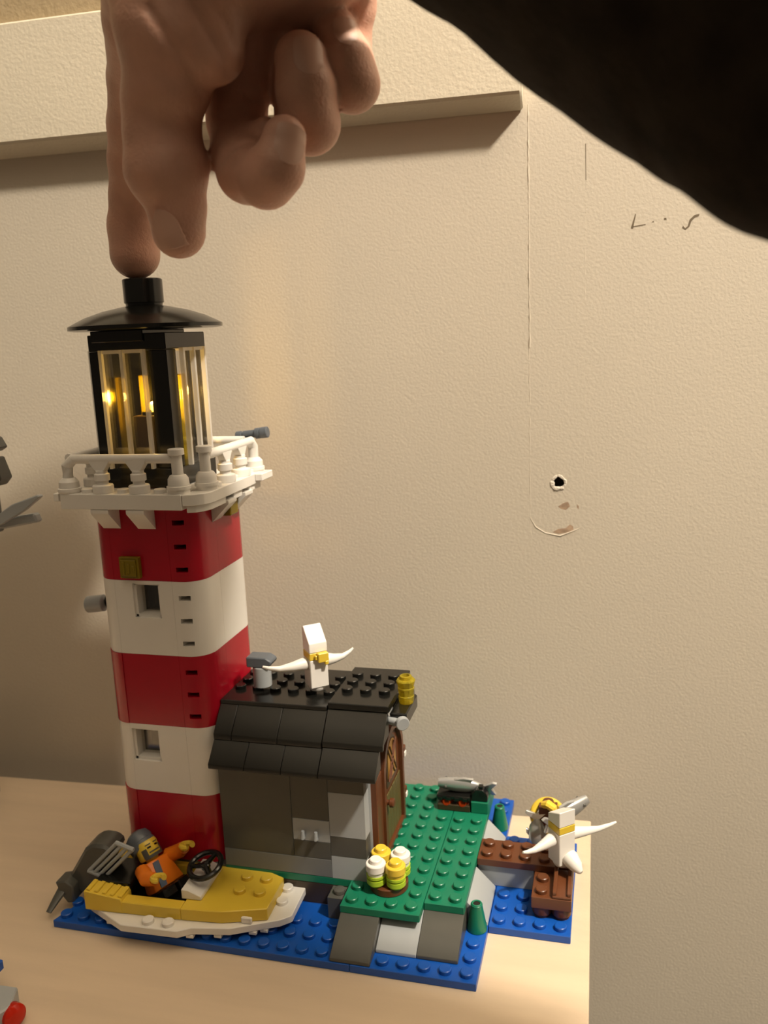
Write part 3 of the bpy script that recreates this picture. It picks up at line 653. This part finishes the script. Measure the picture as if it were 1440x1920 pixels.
# ---------------------------------------------------------------- seagulls (built facing -y, wings along x, then turned)
def gull(loc, rz, lab, tail_up, wl, wr, beak):
    t = thing('toy_seagull', loc, lab, 'toy seagull', 'toy seagulls', rz)
    W = dict(world=False)
    MB().lathe([(2.4, 0), (3.0, .2), (3.6, 1.3), (3.6, 2.0)], (0, 0, 0), seg=18).obj('foot', WHITE, t, **W)
    if beak:
        MB().box(-3.9, -3.9, 2.05, 3.9, 3.9, 14.2).obj('body', WHITE, t, bevel=.25, **W)
        MB().box(-3.9, -3.9, 14.3, 3.9, 3.9, 17.3).obj('neck', YELLOW, t, bevel=.2, **W)
        MB().box(-1.0, -6.4, 13.6, 3.6, -3.95, 17.6).box(-2.0, -5.4, 14.6, -1.0, -3.95, 16.6).box(1.8, -6.6, 12.4, 3.4, -4.6, 14.2).obj('beak', YELLOW, t, bevel=.3, **W)
        MB().prism([(-3.9, 17.4), (3.9, 17.4), (3.9, 27.2), (2.5, 27.8), (-3.9, 21.4)], 'x', -3.9, 3.9).obj('head', WHITE, t, bevel=.25, **W)
        zw = 12.2
    else:
        MB().box(-3.9, -3.9, 2.05, 3.9, 3.9, 16.0).obj('body', WHITE, t, bevel=.25, **W)
        MB().box(-3.9, -3.9, 16.1, 3.9, 3.9, 19.1).obj('neck', YELLOW, t, bevel=.2, **W)
        MB().prism([(-3.9, 19.2), (3.9, 19.2), (3.9, 22.6), (-3.9, 26.0)], 'x', -3.9, 3.9).obj('head', WHITE, t, bevel=.25, **W)
        MB().tube([(1.0, -3.4, 5.0), (1.2, -5.0, 4.4), (1.5, -8.0, 3.0), (1.7, -9.9, 2.0), (1.8, -10.6, 1.7)], [3.5, 3.5, 2.7, 1.5, .8], 14).obj('tail', WHITE, t, **W)
        zw = 12.6
    for sg, tip in ((-1, wl), (1, wr)):
        tx, ty, tz = tip
        MB().tube([(sg*3.9, 0, zw), (sg*5.2, 0, zw), (sg*(5.2+tx*.28), ty*.3, zw+tz*.2-.8), (sg*(5.2+tx*.6), ty*.62, zw+tz*.5-1.3), (sg*(5.2+tx*.86), ty*.88, zw+tz*.8-.7), (sg*(5.2+tx), ty, zw+tz)],
                  [2.4, 2.7, 2.0, 1.2, .8, .5], 14).obj('wing', WHITE, t, **W)
    return t
gull((-65.3, 36.5, 89.95), math.radians(40), 'white toy seagull with a yellow beak standing on the black hut roof', 0, (17.5, 1, 2), (12, 0, 2.5), True)
gull((35.2, 41, 17.75), math.radians(40), 'white toy seagull with a pointed tail standing on the brown dock', 0, (14.5, -1, -.5), (23, 0, -2), False)

# ---------------------------------------------------------------- motorboat (built along x, then turned)
bt = thing('toy_motorboat', (-112, 3, 4.9), 'yellow and white toy motorboat on the blue plate', 'toy boat', rz=math.radians(2.0))
Wl = dict(world=False)
hullp = [(-41, -13), (-34, -16.5), (-22, -22.6), (2, -22.6), (7, -19.6), (22, -17.6), (40, -9.5), (44, -6), (44, 13), (38, 15), (22, 18), (7, 19.6), (2, 22.6), (-22, 22.6), (-34, 16.5), (-41, 13)]
mb = MB().prism(hullp, 'z', 1.6, 4.7)
hull = mb.obj('hull', WHITE, bt, bevel=.25, **Wl)
MB().prism([(x*.93, y*.86) for x, y in hullp], 'z', 0.05, 1.55).obj('hull_bottom', WHITE, hull, bevel=.2, **Wl)
for x, y in ((-30, -16.5), (6, -19), (17, -17), (30, -13), (34, -11)): MB().box(x-1.6, y-1, -.6 if False else .05, x+1.6, y+1.4, 1.5).obj('hull_tooth', WHITE, hull, bevel=.2, **Wl)
mb = MB()
for x, y in ((-11.6, -19.3), (-3, -19.3), (37, 9.4), (37.6, .8)): mb.stud(x, y, 4.7)
mb.obj('stud', WHITE, hull, **Wl)
MB().box(25.6, -14.0, 4.75, 30.0, -12.7, 7.4).obj('white_clip', WHITE, hull, bevel=.3, **Wl)
deck = MB().prism([(1, -16.2), (18, -15.4), (35.5, -10.6), (35.5, 9.8), (20, 16), (1, 16)], 'z', 4.75, 10).obj('deck', YELLOW, bt, bevel=.3, **Wl)
mb = MB()
for x, y in ((20.6, 6.8), (29.2, 6.6), (20.8, -2.2), (29.4, -2.2)): mb.stud(x, y, 10)
mb.obj('stud', YELLOW, deck, **Wl)
MB().box(-41, -16.2, 4.75, .9, -11, 10).obj('gunwale', YELLOW, bt, bevel=.3, **Wl)
MB().box(-41, 11, 4.75, .9, 16.2, 10).obj('gunwale', YELLOW, bt, bevel=.3, **Wl)
for y0, y1 in ((-16.4, -8.4), (8.4, 16.4)):
    sb = MB().prism([(-41.2, 4.8), (-41.2, 13.2), (-25, 11.2), (-24.4, 10.05), (-24.4, 4.8)], 'y', y0, y1).obj('stern_block', YELLOW, bt, bevel=.25, **Wl)
    for k in range(5):
        x = -40.4+k*3.5; MB().prism([(x, 13.2-(x+41.2)*.124), (x+1.7, 13.2-(x+42.9)*.124), (x+1.7, 14.0-(x+42.9)*.124), (x, 14.0-(x+41.2)*.124)], 'y', y0+.8, y1-.5).obj('rib', YELLOW, sb, bevel=.2, **Wl)
MB().box(-41, -10.9, 4.75, .9, 10.9, 5.6).obj('cockpit_floor', BLACK, bt, **Wl)
MB().box(-40.5, -8.3, 5.65, -24.5, 8.3, 13).obj('seat_back', BLACK, bt, bevel=.4, **Wl)
con = MB().prism([(-1, 10.05), (-1, 14.2), (2, 14.2), (7.6, 11.8), (7.6, 10.05)], 'y', -10.4, 11).obj('console', WHITE, bt, bevel=.3, **Wl)
wn = Vector((-.12, -.28, .95)).normalized(); wc = Vector((5.2, .5, 18.6))
wheel = MB().torus(wc, wn, 6.7, 1.2, 32, 10)
wa = wn.cross(Vector((0, 0, 1))).normalized(); wb = wn.cross(wa)
for a in (0.5, 2.6, 4.7): wheel.tube([wc, wc+(wa*math.cos(a)+wb*math.sin(a))*6], [1.3, .9], 8)
wheel.lathe([(2.0, -1), (2.0, .6), (1.6, .9)], wc, wn, 14).tube([wc, wc-wn*4.6], 1.5, 10)
wheel.obj('steering_wheel', BLACK, con, **Wl)
# engine cowl, grille and outboard leg
eng = MB().prism([(-52, 1), (-57, 4), (-57.5, 8), (-48, 22.5), (-44, 25), (-38, 24.7), (-35, 22), (-40.8, 12.2), (-44, 1)], 'y', -2.6, 10).obj('outboard_motor', DGREY, bt, bevel=1.2, **Wl)
gm = MB()
gB, gT, gR = Vector((-46.3, -3.4, 13.2)), Vector((-31.9, -3.4, 27.5)), Vector((-39.0, -3.8, 11.2))
for k in range(4):
    o0 = gB+(gR-gB)*(k/3); gm.tube([o0, o0+(gT-gB)], .85, 8)
for a in (gB, gT): gm.tube([a-(gR-gB)*.06, a+(gR-gB)*1.06], 1.0, 8)
gm.obj('grille', LGREY, bt, **Wl)
MB().prism([(-59, 3), (-61, 8.4), (-56, 9.4), (-52.6, 7), (-53, -.5), (-56, -1)], 'y', -7, 1).obj('outboard_leg', DGREY, eng, bevel=.5, **Wl)
MB().tube([(-58.5, -5, 4.6), (-59.5, -9, 2.2), (-60.5, -14, -.8)], [2.6, 2.0, 1.3], 10, .5).obj('propeller_blade', DGREY, eng, **Wl)

# ---------------------------------------------------------------- toy figure in the boat (built upright, facing +x, then leant back)
fg = thing('toy_figure', (-126, 3.6, 11.3), 'toy figure in an orange jacket and grey cap sitting in the yellow boat', 'toy figure', rz=math.radians(-22))
Mf = Matrix.Rotation(math.radians(-36), 4, 'Y')
def fo(mb, name, m, par, **k): return mb.move(Mf).obj(name, m, par, world=False, **k)
torso = MB(); n = 4
torso.add([(-3.9, -7.6, 0), (3.9, -7.6, 0), (3.9, 7.6, 0), (-3.9, 7.6, 0), (-3.7, -5.2, 12), (3.7, -5.2, 12), (3.7, 5.2, 12), (-3.7, 5.2, 12)],
          [(3, 2, 1, 0), (4, 5, 6, 7), (0, 1, 5, 4), (1, 2, 6, 5), (2, 3, 7, 6), (3, 0, 4, 7)])
to = fo(torso, 'torso', ORANGE, fg, bevel=.5, ang=50)
fo(MB().add([(3.96, -4.5, .6), (3.96, -1.4, .6), (3.8, -.2, 11), (3.8, -3.0, 11), (4.4, -4.5, .6), (4.4, -1.4, .6), (4.2, -.2, 11), (4.2, -3.0, 11)],
   [(0, 1, 2, 3), (4, 5, 6, 7), (0, 1, 5, 4), (1, 2, 6, 5), (2, 3, 7, 6), (3, 0, 4, 7)]), 'vest_strap', BLUEPRINT, to)
def arm(sg, hand):
    s = (0.3, sg*6.4, 10.2); e = ((s[0]+hand[0])/2+.2, sg*9.4, (s[2]+hand[2])/2-.6)
    a = fo(MB().tube([(s[0], s[1]-sg*.8, s[2]+1), s, e, tuple(hand[i]*.8+e[i]*.2 for i in range(3))], [2.6, 3.3, 3.1, 2.6], 14), 'arm', ORANGE, fg)
    h = Vector(hand)
    fo(MB().tube([tuple(h*.75+Vector(e)*.25), tuple(h)], [1.7, 1.9], 10).torus(tuple(h+Vector((1.8, 0, 0))), (.5, .1, .85), 2.3, 1.15, 20, 8, .7, 2*PI-.7), 'hand', YELLOW, a)
arm(-1, (10.5, -8.4, 5.0)); arm(1, (12.0, 8.6, 10.0))
hd = fo(MB().lathe([(2.6, 12.05), (2.8, 12.9), (4.4, 13.1), (4.9, 14), (4.9, 19.4), (4.4, 20.4)], (0, 0, 0), seg=26), 'head', YELLOW, fg)
def face(a0, a1, z0, z1, m, nm, r=4.98):
    mb = MB(); n = 8
    for i in range(n+1):
        a = a0+(a1-a0)*i/n
        for z in (z0, z1):
            for rr in (r-.15, r+.06): mb.v.append((rr*math.cos(a), rr*math.sin(a), z))
    for i in range(n):
        b = i*4; c = b+4
        mb.f += [(b+1, c+1, c+3, b+3), (b, b+2, c+2, c), (b+2, b+3, c+3, c+2), (b, c, c+1, b+1)]
    mb.f += [(0, 1, 3, 2), (4*n, 4*n+2, 4*n+3, 4*n+1)]
    fo(mb, nm, m, hd)
face(-1.05, 1.05, 13.0, 14.3, DGREY, 'beard'); face(-.5, .5, 15.0, 15.6, DGREY, 'moustache')
face(-1.1, -.62, 13.8, 17.4, DGREY, 'beard'); face(.62, 1.1, 13.8, 17.4, DGREY, 'beard')
for a in (-.36, .36): face(a-.16, a+.16, 17.0, 17.7, BLACK, 'eye')
for a in (-.38, .38): face(a-.24, a+.24, 18.4, 18.8, DGREY, 'brow')
fo(MB().lathe([(5.6, 0), (5.9, .4), (5.9, 2.6), (5.6, 2.9), (5.9, 4.6), (5.3, 6.9), (3.4, 8.3), (1.0, 8.8)], (-1.3, 0, 17.2), (-.42, 0, 1), 26), 'knit_cap', MGREY, fg)
for sg in (-1, 1): fo(MB().box(-3.4, sg*4-3.3, -4.2, 9, sg*4+3.3, -.1), 'leg', BLACK, fg, bevel=.5)

# ---------------------------------------------------------------- brick toys cut by the left edge
tm = thing('toy_robot', (-245, 62, 0), 'dark brick-built toy with two grey blades, cut by the left edge', 'toy model')
MB().box(-300, 50, 0, -266, 76, 26).obj('body', DGREY, tm, bevel=.5)
MB().box(-265.9, 52, 0, -254.5, 60, 10).obj('foot', DBROWN, tm, bevel=.5)
MB().box(-298, 50, 26.1, -274, 66, 150).obj('column', DGREY, tm, bevel=.5)
MB().box(-290, 36, 150.1, -228, 60, 206).obj('torso', DGREY, tm, bevel=.6)
MB().tube([(-227.9, 40, 176), (-218, 32, 166), (-207, 29, 160)], [3.2, 3, 2.6], 10).obj('arm', DGREY, tm)
mb = MB().prism([(-209, 158.6), (-207, 163), (-196, 169.6), (-182.6, 174.0), (-181.2, 173.2), (-190, 167.0), (-203, 160.4)], 'y', 26.5, 29.5); mb.obj('blade', LGREY, tm, bevel=.4)
mb = MB().prism([(-209, 158.2), (-203, 162.8), (-188, 165.0), (-186.6, 161.2), (-204, 158.0)], 'y', 30, 34.5); mb.obj('blade', LGREY, tm, bevel=.8)
mb = MB().prism([(-228, 198), (-203.5, 198.2), (-201.0, 193.6), (-204, 192), (-228, 192)], 'y', 28, 36); mb.obj('plate', DGREY, tm, bevel=.5)
mb = MB().prism([(-228, 190), (-203.5, 189.5), (-200.6, 180.4), (-204, 177), (-228, 178)], 'y', 28, 36); mb.obj('plate', DGREY, tm, bevel=.5)
cr = thing('toy_car', (-165, -60, 0), 'toy car nose with a clear red round light, cut by the lower left corner', 'toy model')
MB().prism([(-200, -72), (-152, -74), (-149, -66), (-152.5, -57.5), (-164, -58), (-200, -60)], 'z', .05, 9).obj('car_nose', LGREY, cr, bevel=.5)
MB().box(-200, -74, 9.1, -163.5, -50.5, 13).obj('car_body', BLUE, cr, bevel=.4)
MB().lathe([(3.9, 0), (4.2, .5), (4.2, 3.2), (3.0, 4.2), (1.5, 4.6)], (-150.6, -65, 4.6), (1, -.35, .1), 22).obj('red_light', TRED, cr)

# ---------------------------------------------------------------- the hand and its sleeve
HAND={
 'palm':[[(-68.5, -34.7, 340.8, 21.3), (-47.9, -41.5, 352.4, 22.9)], [(-48.0, -25.4, 338.5, 16.2), (-25.0, -37.8, 350.4, 18.5)], [(-35.2, -20.8, 334.2, 11.8), (-18.5, -30.7, 346.0, 15.8)], [(-68.5, 11.2, 347.6, 16.9), (-45.8, 12.1, 352.9, 17.4)], [(-56.7, -10.9, 328.3, 11.6), (-60.3, -7.4, 319.6, 7.8)], [(-47.1, -7.7, 331.1, 11.6), (-46.0, -6.4, 316.0, 6.7)]],  # rearmost chain is hidden mass added to shade the index fingertip
 'thenar':[[(-70.3, -40.8, 309.2, 12.2), (-67.5, -41.9, 320.4, 16.2), (-63.3, -40.5, 336.7, 19.6), (-47.0, -43.5, 351.4, 21.3)], [(-56.4, -41.2, 314.5, 9.3), (-57.4, -41.4, 324.8, 12.5)]],
 'thumb':[[(-75.6, -33.0, 268.2, 8.2), (-75.4, -33.4, 275.8, 8.7), (-76.8, -34.9, 285.7, 12.3), (-76.8, -35.9, 295.7, 11.1), (-75.4, -36.9, 304.2, 11.4), (-71.4, -38.4, 312.0, 12.6)]],
 'index':[[(-133.0, 39.8, 270.5, 9.9), (-132.3, 40.1, 280.9, 10.2), (-129.0, 36.9, 291.4, 9.6), (-123.4, 29.3, 303.4, 9.7), (-116.4, 20.6, 313.3, 10.2), (-106.4, 7.7, 324.4, 10.7), (-90.6, -12.2, 335.0, 13.9), (-79.2, -26.3, 343.8, 17.7)]],
 'middle':[[(-35.8, -43.2, 289.1, 6.2), (-38.0, -44.4, 281.2, 7.4), (-42.4, -41.8, 279.3, 8.0)], [(-42.4, -41.8, 279.3, 8.0), (-51.9, -31.7, 283.8, 9.2), (-57.1, -23.4, 289.9, 9.1)], [(-56.3, -25.3, 289.8, 8.7), (-47.1, -28.1, 295.1, 4.1)], [(-57.1, -23.4, 289.9, 9.1), (-60.5, -17.6, 301.7, 9.1), (-59.5, -16.3, 316.5, 10.8), (-52.7, -19.1, 334.1, 15.1)]],
 'ring':[[(-34.1, -30.4, 312.6, 7.6), (-32.9, -30.8, 304.1, 8.4), (-32.6, -29.4, 295.5, 8.4)], [(-32.6, -29.4, 295.5, 8.4), (-37.9, -18.0, 300.9, 8.9), (-42.0, -10.9, 309.8, 8.6)], [(-42.0, -10.9, 309.8, 8.6), (-42.1, -12.3, 323.1, 9.8), (-36.6, -15.9, 338.9, 13.9)]],
 'pinky':[[(-26.0, -21.0, 321.6, 6.5), (-22.6, -21.9, 313.1, 7.2), (-21.8, -20.8, 307.1, 7.8)], [(-21.8, -20.8, 307.1, 7.8), (-25.1, -12.0, 313.0, 7.6), (-26.9, -8.4, 322.5, 7.5)], [(-26.9, -8.4, 322.5, 7.5), (-23.7, -11.9, 331.3, 7.3), (-22.6, -17.9, 342.0, 11.7)]],
 'wrist':[[(-45.1, -41.0, 350.9, 21.5), (-17.8, -53.3, 358.0, 19.7)]],
}
CREASES = [([(-59.3, -50.2, 325.5), (-54.4, -50.3, 319.0), (-49.9, -50.6, 312.1), (-47.6, -51.2, 306.1), (-47.0, -51.7, 303.0)], 1.5, 1.5),
 ([(-52.0, -48.6, 323.8), (-47.5, -48.7, 317.6), (-44.4, -49.1, 311.9)], 1.3, 1.0),
 ([(-68.5, -47.8, 318.8), (-64.2, -48.1, 312.1), (-59.6, -48.1, 306.2), (-57.0, -48.2, 302.2)], 1.3, 1.1),
 ([(-69.1, -40.2, 295.9), (-66.2, -39.2, 296.7), (-62.7, -38.4, 295.9)], 1.1, 0.5),
 ([(-67.4, -25.3, 303.9), (-60.2, -23.2, 304.9), (-52.1, -20.8, 305.5)], 1.3, 0.9),
 ([(-58.6, -39.7, 284.9), (-53.4, -37.6, 288.1), (-49.2, -35.9, 290.5)], 1.2, 1.0),
 ([(-84.8, -45.5, 280.7), (-82.4, -45.1, 279.6), (-79.4, -44.2, 279.9)], 1.1, 0.5),
 ([(-69.2, -40.6, 284.2), (-65.9, -39.3, 286.0), (-63.5, -38.5, 286.7)], 1.1, 0.5),
 ([(-135.8, 30.0, 287.5), (-131.4, 30.8, 285.6), (-127.4, 32.0, 286.3)], 1.0, 0.45),
 ([(-128.7, 21.4, 302.5), (-126.0, 21.8, 301.3)], 1.0, 0.4),
 ([(-44.0, -48.2, 315.8), (-42.0, -46.5, 321.3), (-40.9, -45.5, 324.8)], 1.2, 0.5),
 ([(-36.4, -42.2, 304.5), (-31.4, -41.2, 303.1), (-25.7, -39.4, 304.0)], 1.0, 0.35),
 ([(-44.5, -40.8, 281.5), (-42.7, -41.1, 278.0), (-38.3, -40.2, 276.8)], 1.0, 0.35)]
NAILS = [((-75.2, -39.3, 267.7), (-0.266, -0.95, 0.094), (0.108, -0.18, -0.983), 4.3, 5.4),
 ((-31.4, -49.9, 286.8), (0.53, -0.793, 0.326), (0.118, 0.34, 0.952), 4.3, 5.6),
 ((-29.5, -36.8, 311.4), (0.452, -0.802, 0.378), (-0.085, 0.287, 0.961), 4.2, 5.6),
 ((-21.5, -26.6, 319.2), (0.482, -0.805, 0.328), (-0.153, 0.27, 0.963), 3.3, 4.6)]

def sdf_hand():
    h = 1.15
    lo = np.array([-150., -85., 255.]); hi = np.array([15., 62., 405.])
    nx, ny, nz = [int(v) for v in np.ceil((hi-lo)/h)+1]
    xs = lo[0]+h*np.arange(nx); ys = lo[1]+h*np.arange(ny); zs = lo[2]+h*np.arange(nz)
    Xg, Yg, Zg = np.meshgrid(xs, ys, zs, indexing='ij')
    def cone(a, b):
        ax, ay, az, ra = a; bx, by, bz, rb = b
        dx, dy, dz = bx-ax, by-ay, bz-az; L2 = dx*dx+dy*dy+dz*dz
        px, py, pz = Xg-ax, Yg-ay, Zg-az
        t = np.clip((px*dx+py*dy+pz*dz)/L2, 0, 1)
        t = t*t*(3-2*t)*.35+t*.65
        return np.sqrt((px-t*dx)**2+(py-t*dy)**2+(pz-t*dz)**2)-(ra+t*(rb-ra))
    def smin(a, b, k):
        hh = np.clip(.5+.5*(b-a)/k, 0, 1); return b*(1-hh)+a*hh-k*hh*(1-hh)
    parts = {}
    for g, chains in HAND.items():
        d = None
        for ch in chains:
            for a, b in zip(ch[:-1], ch[1:]):
                c = cone(a, b).astype(np.float32)
                d = c if d is None else smin(d, c, 2.2)
        parts[g] = d
    D = smin(parts['palm'], parts['thenar'], 8.0)
    D = smin(D, parts['thumb'], 3.5)
    for g in ('index', 'middle', 'ring', 'pinky'): D = smin(D, parts[g], .9)
    D = smin(D, parts['wrist'], 10)
    return D, lo, h
def surface_nets(D, lo, h):
    S = D < 0
    nx, ny, nz = D.shape
    cs = [(i, j, k) for i in (0, 1) for j in (0, 1) for k in (0, 1)]
    sl = lambda A, c: A[c[0]:nx-1+c[0], c[1]:ny-1+c[1], c[2]:nz-1+c[2]]
    cnt = sum(sl(S, c).astype(np.int8) for c in cs)
    act = (cnt > 0) & (cnt < 8)
    idx = -np.ones(act.shape, np.int64); ijk = np.argwhere(act); idx[act] = np.arange(len(ijk))
    acc = np.zeros((len(ijk), 3)); num = np.zeros(len(ijk))
    val = {c: sl(D, c)[act] for c in cs}
    for a in cs:
        for ax in range(3):
            if a[ax] == 0:
                b = list(a); b[ax] = 1; b = tuple(b)
                va, vb = val[a], val[b]; m = (va < 0) != (vb < 0)
                t = np.where(m, va/np.where(m, va-vb, 1), 0)
                p = np.tile(np.array(a, float), (len(ijk), 1)); p[:, ax] += t
                acc[m] += p[m]; num[m] += 1
    V = lo+h*(ijk+acc/num[:, None])
    F = []
    for ax in range(3):
        u, v = [(1, 2), (2, 0), (0, 1)][ax]
        A = np.moveaxis(S, ax, 0); ch = A[1:] != A[:-1]
        e = np.argwhere(ch)
        full = np.zeros_like(e); other = [i for i in range(3) if i != ax]
        full = np.empty((len(e), 3), int); full[:, ax] = e[:, 0]; full[:, other[0]] = e[:, 1]; full[:, other[1]] = e[:, 2]
        ok = (full[:, u] > 0) & (full[:, v] > 0) & (full[:, u] < D.shape[u]-1) & (full[:, v] < D.shape[v]-1)
        full = full[ok]
        q = []
        for du, dv in ((-1, -1), (0, -1), (0, 0), (-1, 0)):
            c = full.copy(); c[:, u] += du; c[:, v] += dv; q.append(idx[c[:, 0], c[:, 1], c[:, 2]])
        Q = np.stack(q, 1); ins = S[full[:, 0], full[:, 1], full[:, 2]]
        Q[~ins] = Q[~ins][:, ::-1]; F.append(Q)
    return V, np.concatenate(F)
person = thing('person', (-85, 45, 330), "person's right hand pressing the lighthouse knob, arm in a black sleeve", 'person')
D, lo, h = sdf_hand()
V, Q = surface_nets(D, lo, h)
# relax, then press creases in along lines on the skin
E = np.concatenate([Q[:, [0, 1]], Q[:, [1, 2]], Q[:, [2, 3]], Q[:, [3, 0]]]); E = np.concatenate([E, E[:, ::-1]])
deg = np.bincount(E[:, 0], minlength=len(V)).astype(float)
for it in range(4):
    avg = np.stack([np.bincount(E[:, 0], weights=V[E[:, 1], c], minlength=len(V)) for c in range(3)], 1)/deg[:, None]
    V = V+(avg-V)*(.5 if it % 2 == 0 else -.48)
def normals(V):
    n = np.cross(V[Q[:, 2]]-V[Q[:, 0]], V[Q[:, 3]]-V[Q[:, 1]]); N = np.zeros_like(V)
    for c in range(4): np.add.at(N, Q[:, c], n)
    return N/np.maximum(np.linalg.norm(N, axis=1, keepdims=True), 1e-9)
NV = normals(V)
CF = np.array(CAM_F); CR_ = np.array(CAM_R); CU = np.array(CAM_U)
def crease(pts, w_, dep):
    """a fold pressed into the skin along 3-D points on (or near) the camera side of the hand"""
    global V
    pts = np.array(pts, float); best = np.full(len(V), 1e9); along = np.zeros(len(V))
    for a, b in zip(pts[:-1], pts[1:]):
        d = b-a; t = np.clip(((V-a) @ d)/(d @ d), 0, 1); p = a+t[:, None]*d
        best = np.minimum(best, np.linalg.norm(V-p, axis=1))
    V = V-NV*(dep*np.exp(-(best/w_)**2))[:, None]
def snap(p, n, rad=2.2):
    """the outermost skin point along n near the line through p"""
    p = np.array(p, float); n = np.array(n, float); n /= np.linalg.norm(n)
    d = V-p; h_ = d @ n; lat = np.linalg.norm(d-h_[:, None]*n, axis=1); m_ = (lat < rad) & (h_ > -14) & (h_ < 14)
    if not m_.any(): return p
    return p+n*h_[m_].max()
def spline(P, n=8):
    P = np.array(P, float); t_ = np.linspace(0, len(P)-1, (len(P)-1)*n+1)
    return np.stack([np.interp(t_, np.arange(len(P)), P[:, c]) for c in range(3)], 1)
for P, w_, dep in CREASES:
    crease([snap(p, -CF, 1.6) for p in spline(P)], w_, dep)
NV = normals(V)
me = bpy.data.meshes.new('hand'); org = np.array([-85, 45, 330.])
me.from_pydata(((V-org)*K).tolist(), [], Q.tolist())
bm = bmesh.new(); bm.from_mesh(me); bmesh.ops.recalc_face_normals(bm, faces=bm.faces)
for f in bm.faces: f.smooth = True
bm.to_mesh(me); bm.free()
me.materials.append(SKIN)
hand = bpy.data.objects.new('hand', me); COL.objects.link(hand); hand.parent = person
# sleeve: a soft tube round the forearm, with folds
SL = [(23.8, -57.9, 369.8, 48.5), (32.6, -74.4, 350.6, 48.3), (43.1, -87.6, 340.0, 48.1), (54.7, -95.9, 327.2, 47.9), (66.0, -103.1, 317.2, 47.7), (78.1, -109.0, 306.7, 47.6), (88.6, -114.3, 298.8, 47.4), (96.4, -119.5, 292.2, 47.2), (106.4, -124.2, 284.1, 47.0), (128.6, -127.2, 266.8, 46.8), (160.9, -128.8, 241.5, 46.6)]
P_ = np.array(SL); tt = np.linspace(0, len(SL)-1, 120)
PI_ = np.stack([np.interp(tt, np.arange(len(SL)), P_[:, c]) for c in range(4)], 1)
for _ in range(10): PI_[1:-1] = (PI_[:-2]+PI_[2:]+2*PI_[1:-1])/4
mb = MB(); seg = 72
for i, row_ in enumerate(PI_):
    p = Vector(row_[:3]); t = Vector(PI_[min(i+1, 119)][:3]-PI_[max(i-1, 0)][:3]).normalized()
    a = t.cross(Vector((0, 0, 1))).normalized(); b = a.cross(t).normalized()
    for k in range(seg):
        th = 2*PI*k/seg
        fold = 1.3*math.sin(3*th+i*.045)+.9*math.sin(5*th-i*.07+1)+.4*math.sin(i*.33+2*th)*math.sin(th*2+i*.05)
        r = row_[3]+fold*1.0
        mb.v.append(tuple(p+a*r*math.cos(th)+b*r*math.sin(th)))
for i in range(119):
    for k in range(seg): mb.f.append((i*seg+k, i*seg+(k+1) % seg, (i+1)*seg+(k+1) % seg, (i+1)*seg+k))
mb.f.append(tuple(range(seg))); mb.f.append(tuple(range(119*seg, 120*seg)))
mb.obj('sleeve', CLOTH, person, ang=70, label='black fabric sleeve')
# nails
def nail(c, nrm, up, w, l, th=.35):
    n = Vector(nrm).normalized(); u = Vector(up); u = (u-n*u.dot(n)).normalized(); s = u.cross(n)
    mb = MB(); NU, NW = 12, 10
    for i in range(NU+1):
        for j in range(NW+1):
            v = -1+2*i/NU; x = -1+2*j/NW
            hw = w*math.sqrt(max(0.05, 1-max(0, -v-.1)**2*.95))*(1-.06*max(0, v)**4)
            p = Vector(c)+u*(l*(v-.12*v*x*x))+s*(hw*x)
            q = Vector(snap(p, n, 1.3)); mb.v.append(tuple(q+n*(.16-.22*x*x-.12*max(0, -v)**2)))
    G_ = np.array(mb.v).reshape(NU+1, NW+1, 3)
    for _ in range(3): G_[1:-1, 1:-1] = (G_[:-2, 1:-1]+G_[2:, 1:-1]+G_[1:-1, :-2]+G_[1:-1, 2:])/4
    mb.v = [tuple(p) for p in G_.reshape(-1, 3)]
    for i in range(NU):
        for j in range(NW): a = i*(NW+1)+j; mb.f.append((a, a+1, a+NW+2, a+NW+1))
    nn = len(mb.v); mb.v += [tuple(Vector(p)-n*th) for p in mb.v]
    mb.f += [tuple(k+nn for k in f)[::-1] for f in mb.f]
    rim = [j for j in range(NW+1)]+[(i+1)*(NW+1)+NW for i in range(NU)]+[NU*(NW+1)+j for j in range(NW-1, -1, -1)]+[i*(NW+1) for i in range(NU-1, 0, -1)]
    for a, b in zip(rim, rim[1:]+rim[:1]): mb.f.append((a, b, b+nn, a+nn))
    mb.obj('fingernail', NAIL, hand, ang=50)
for c, n_, u_n, w_, l_ in NAILS: nail(c, n_, u_n, w_, l_)
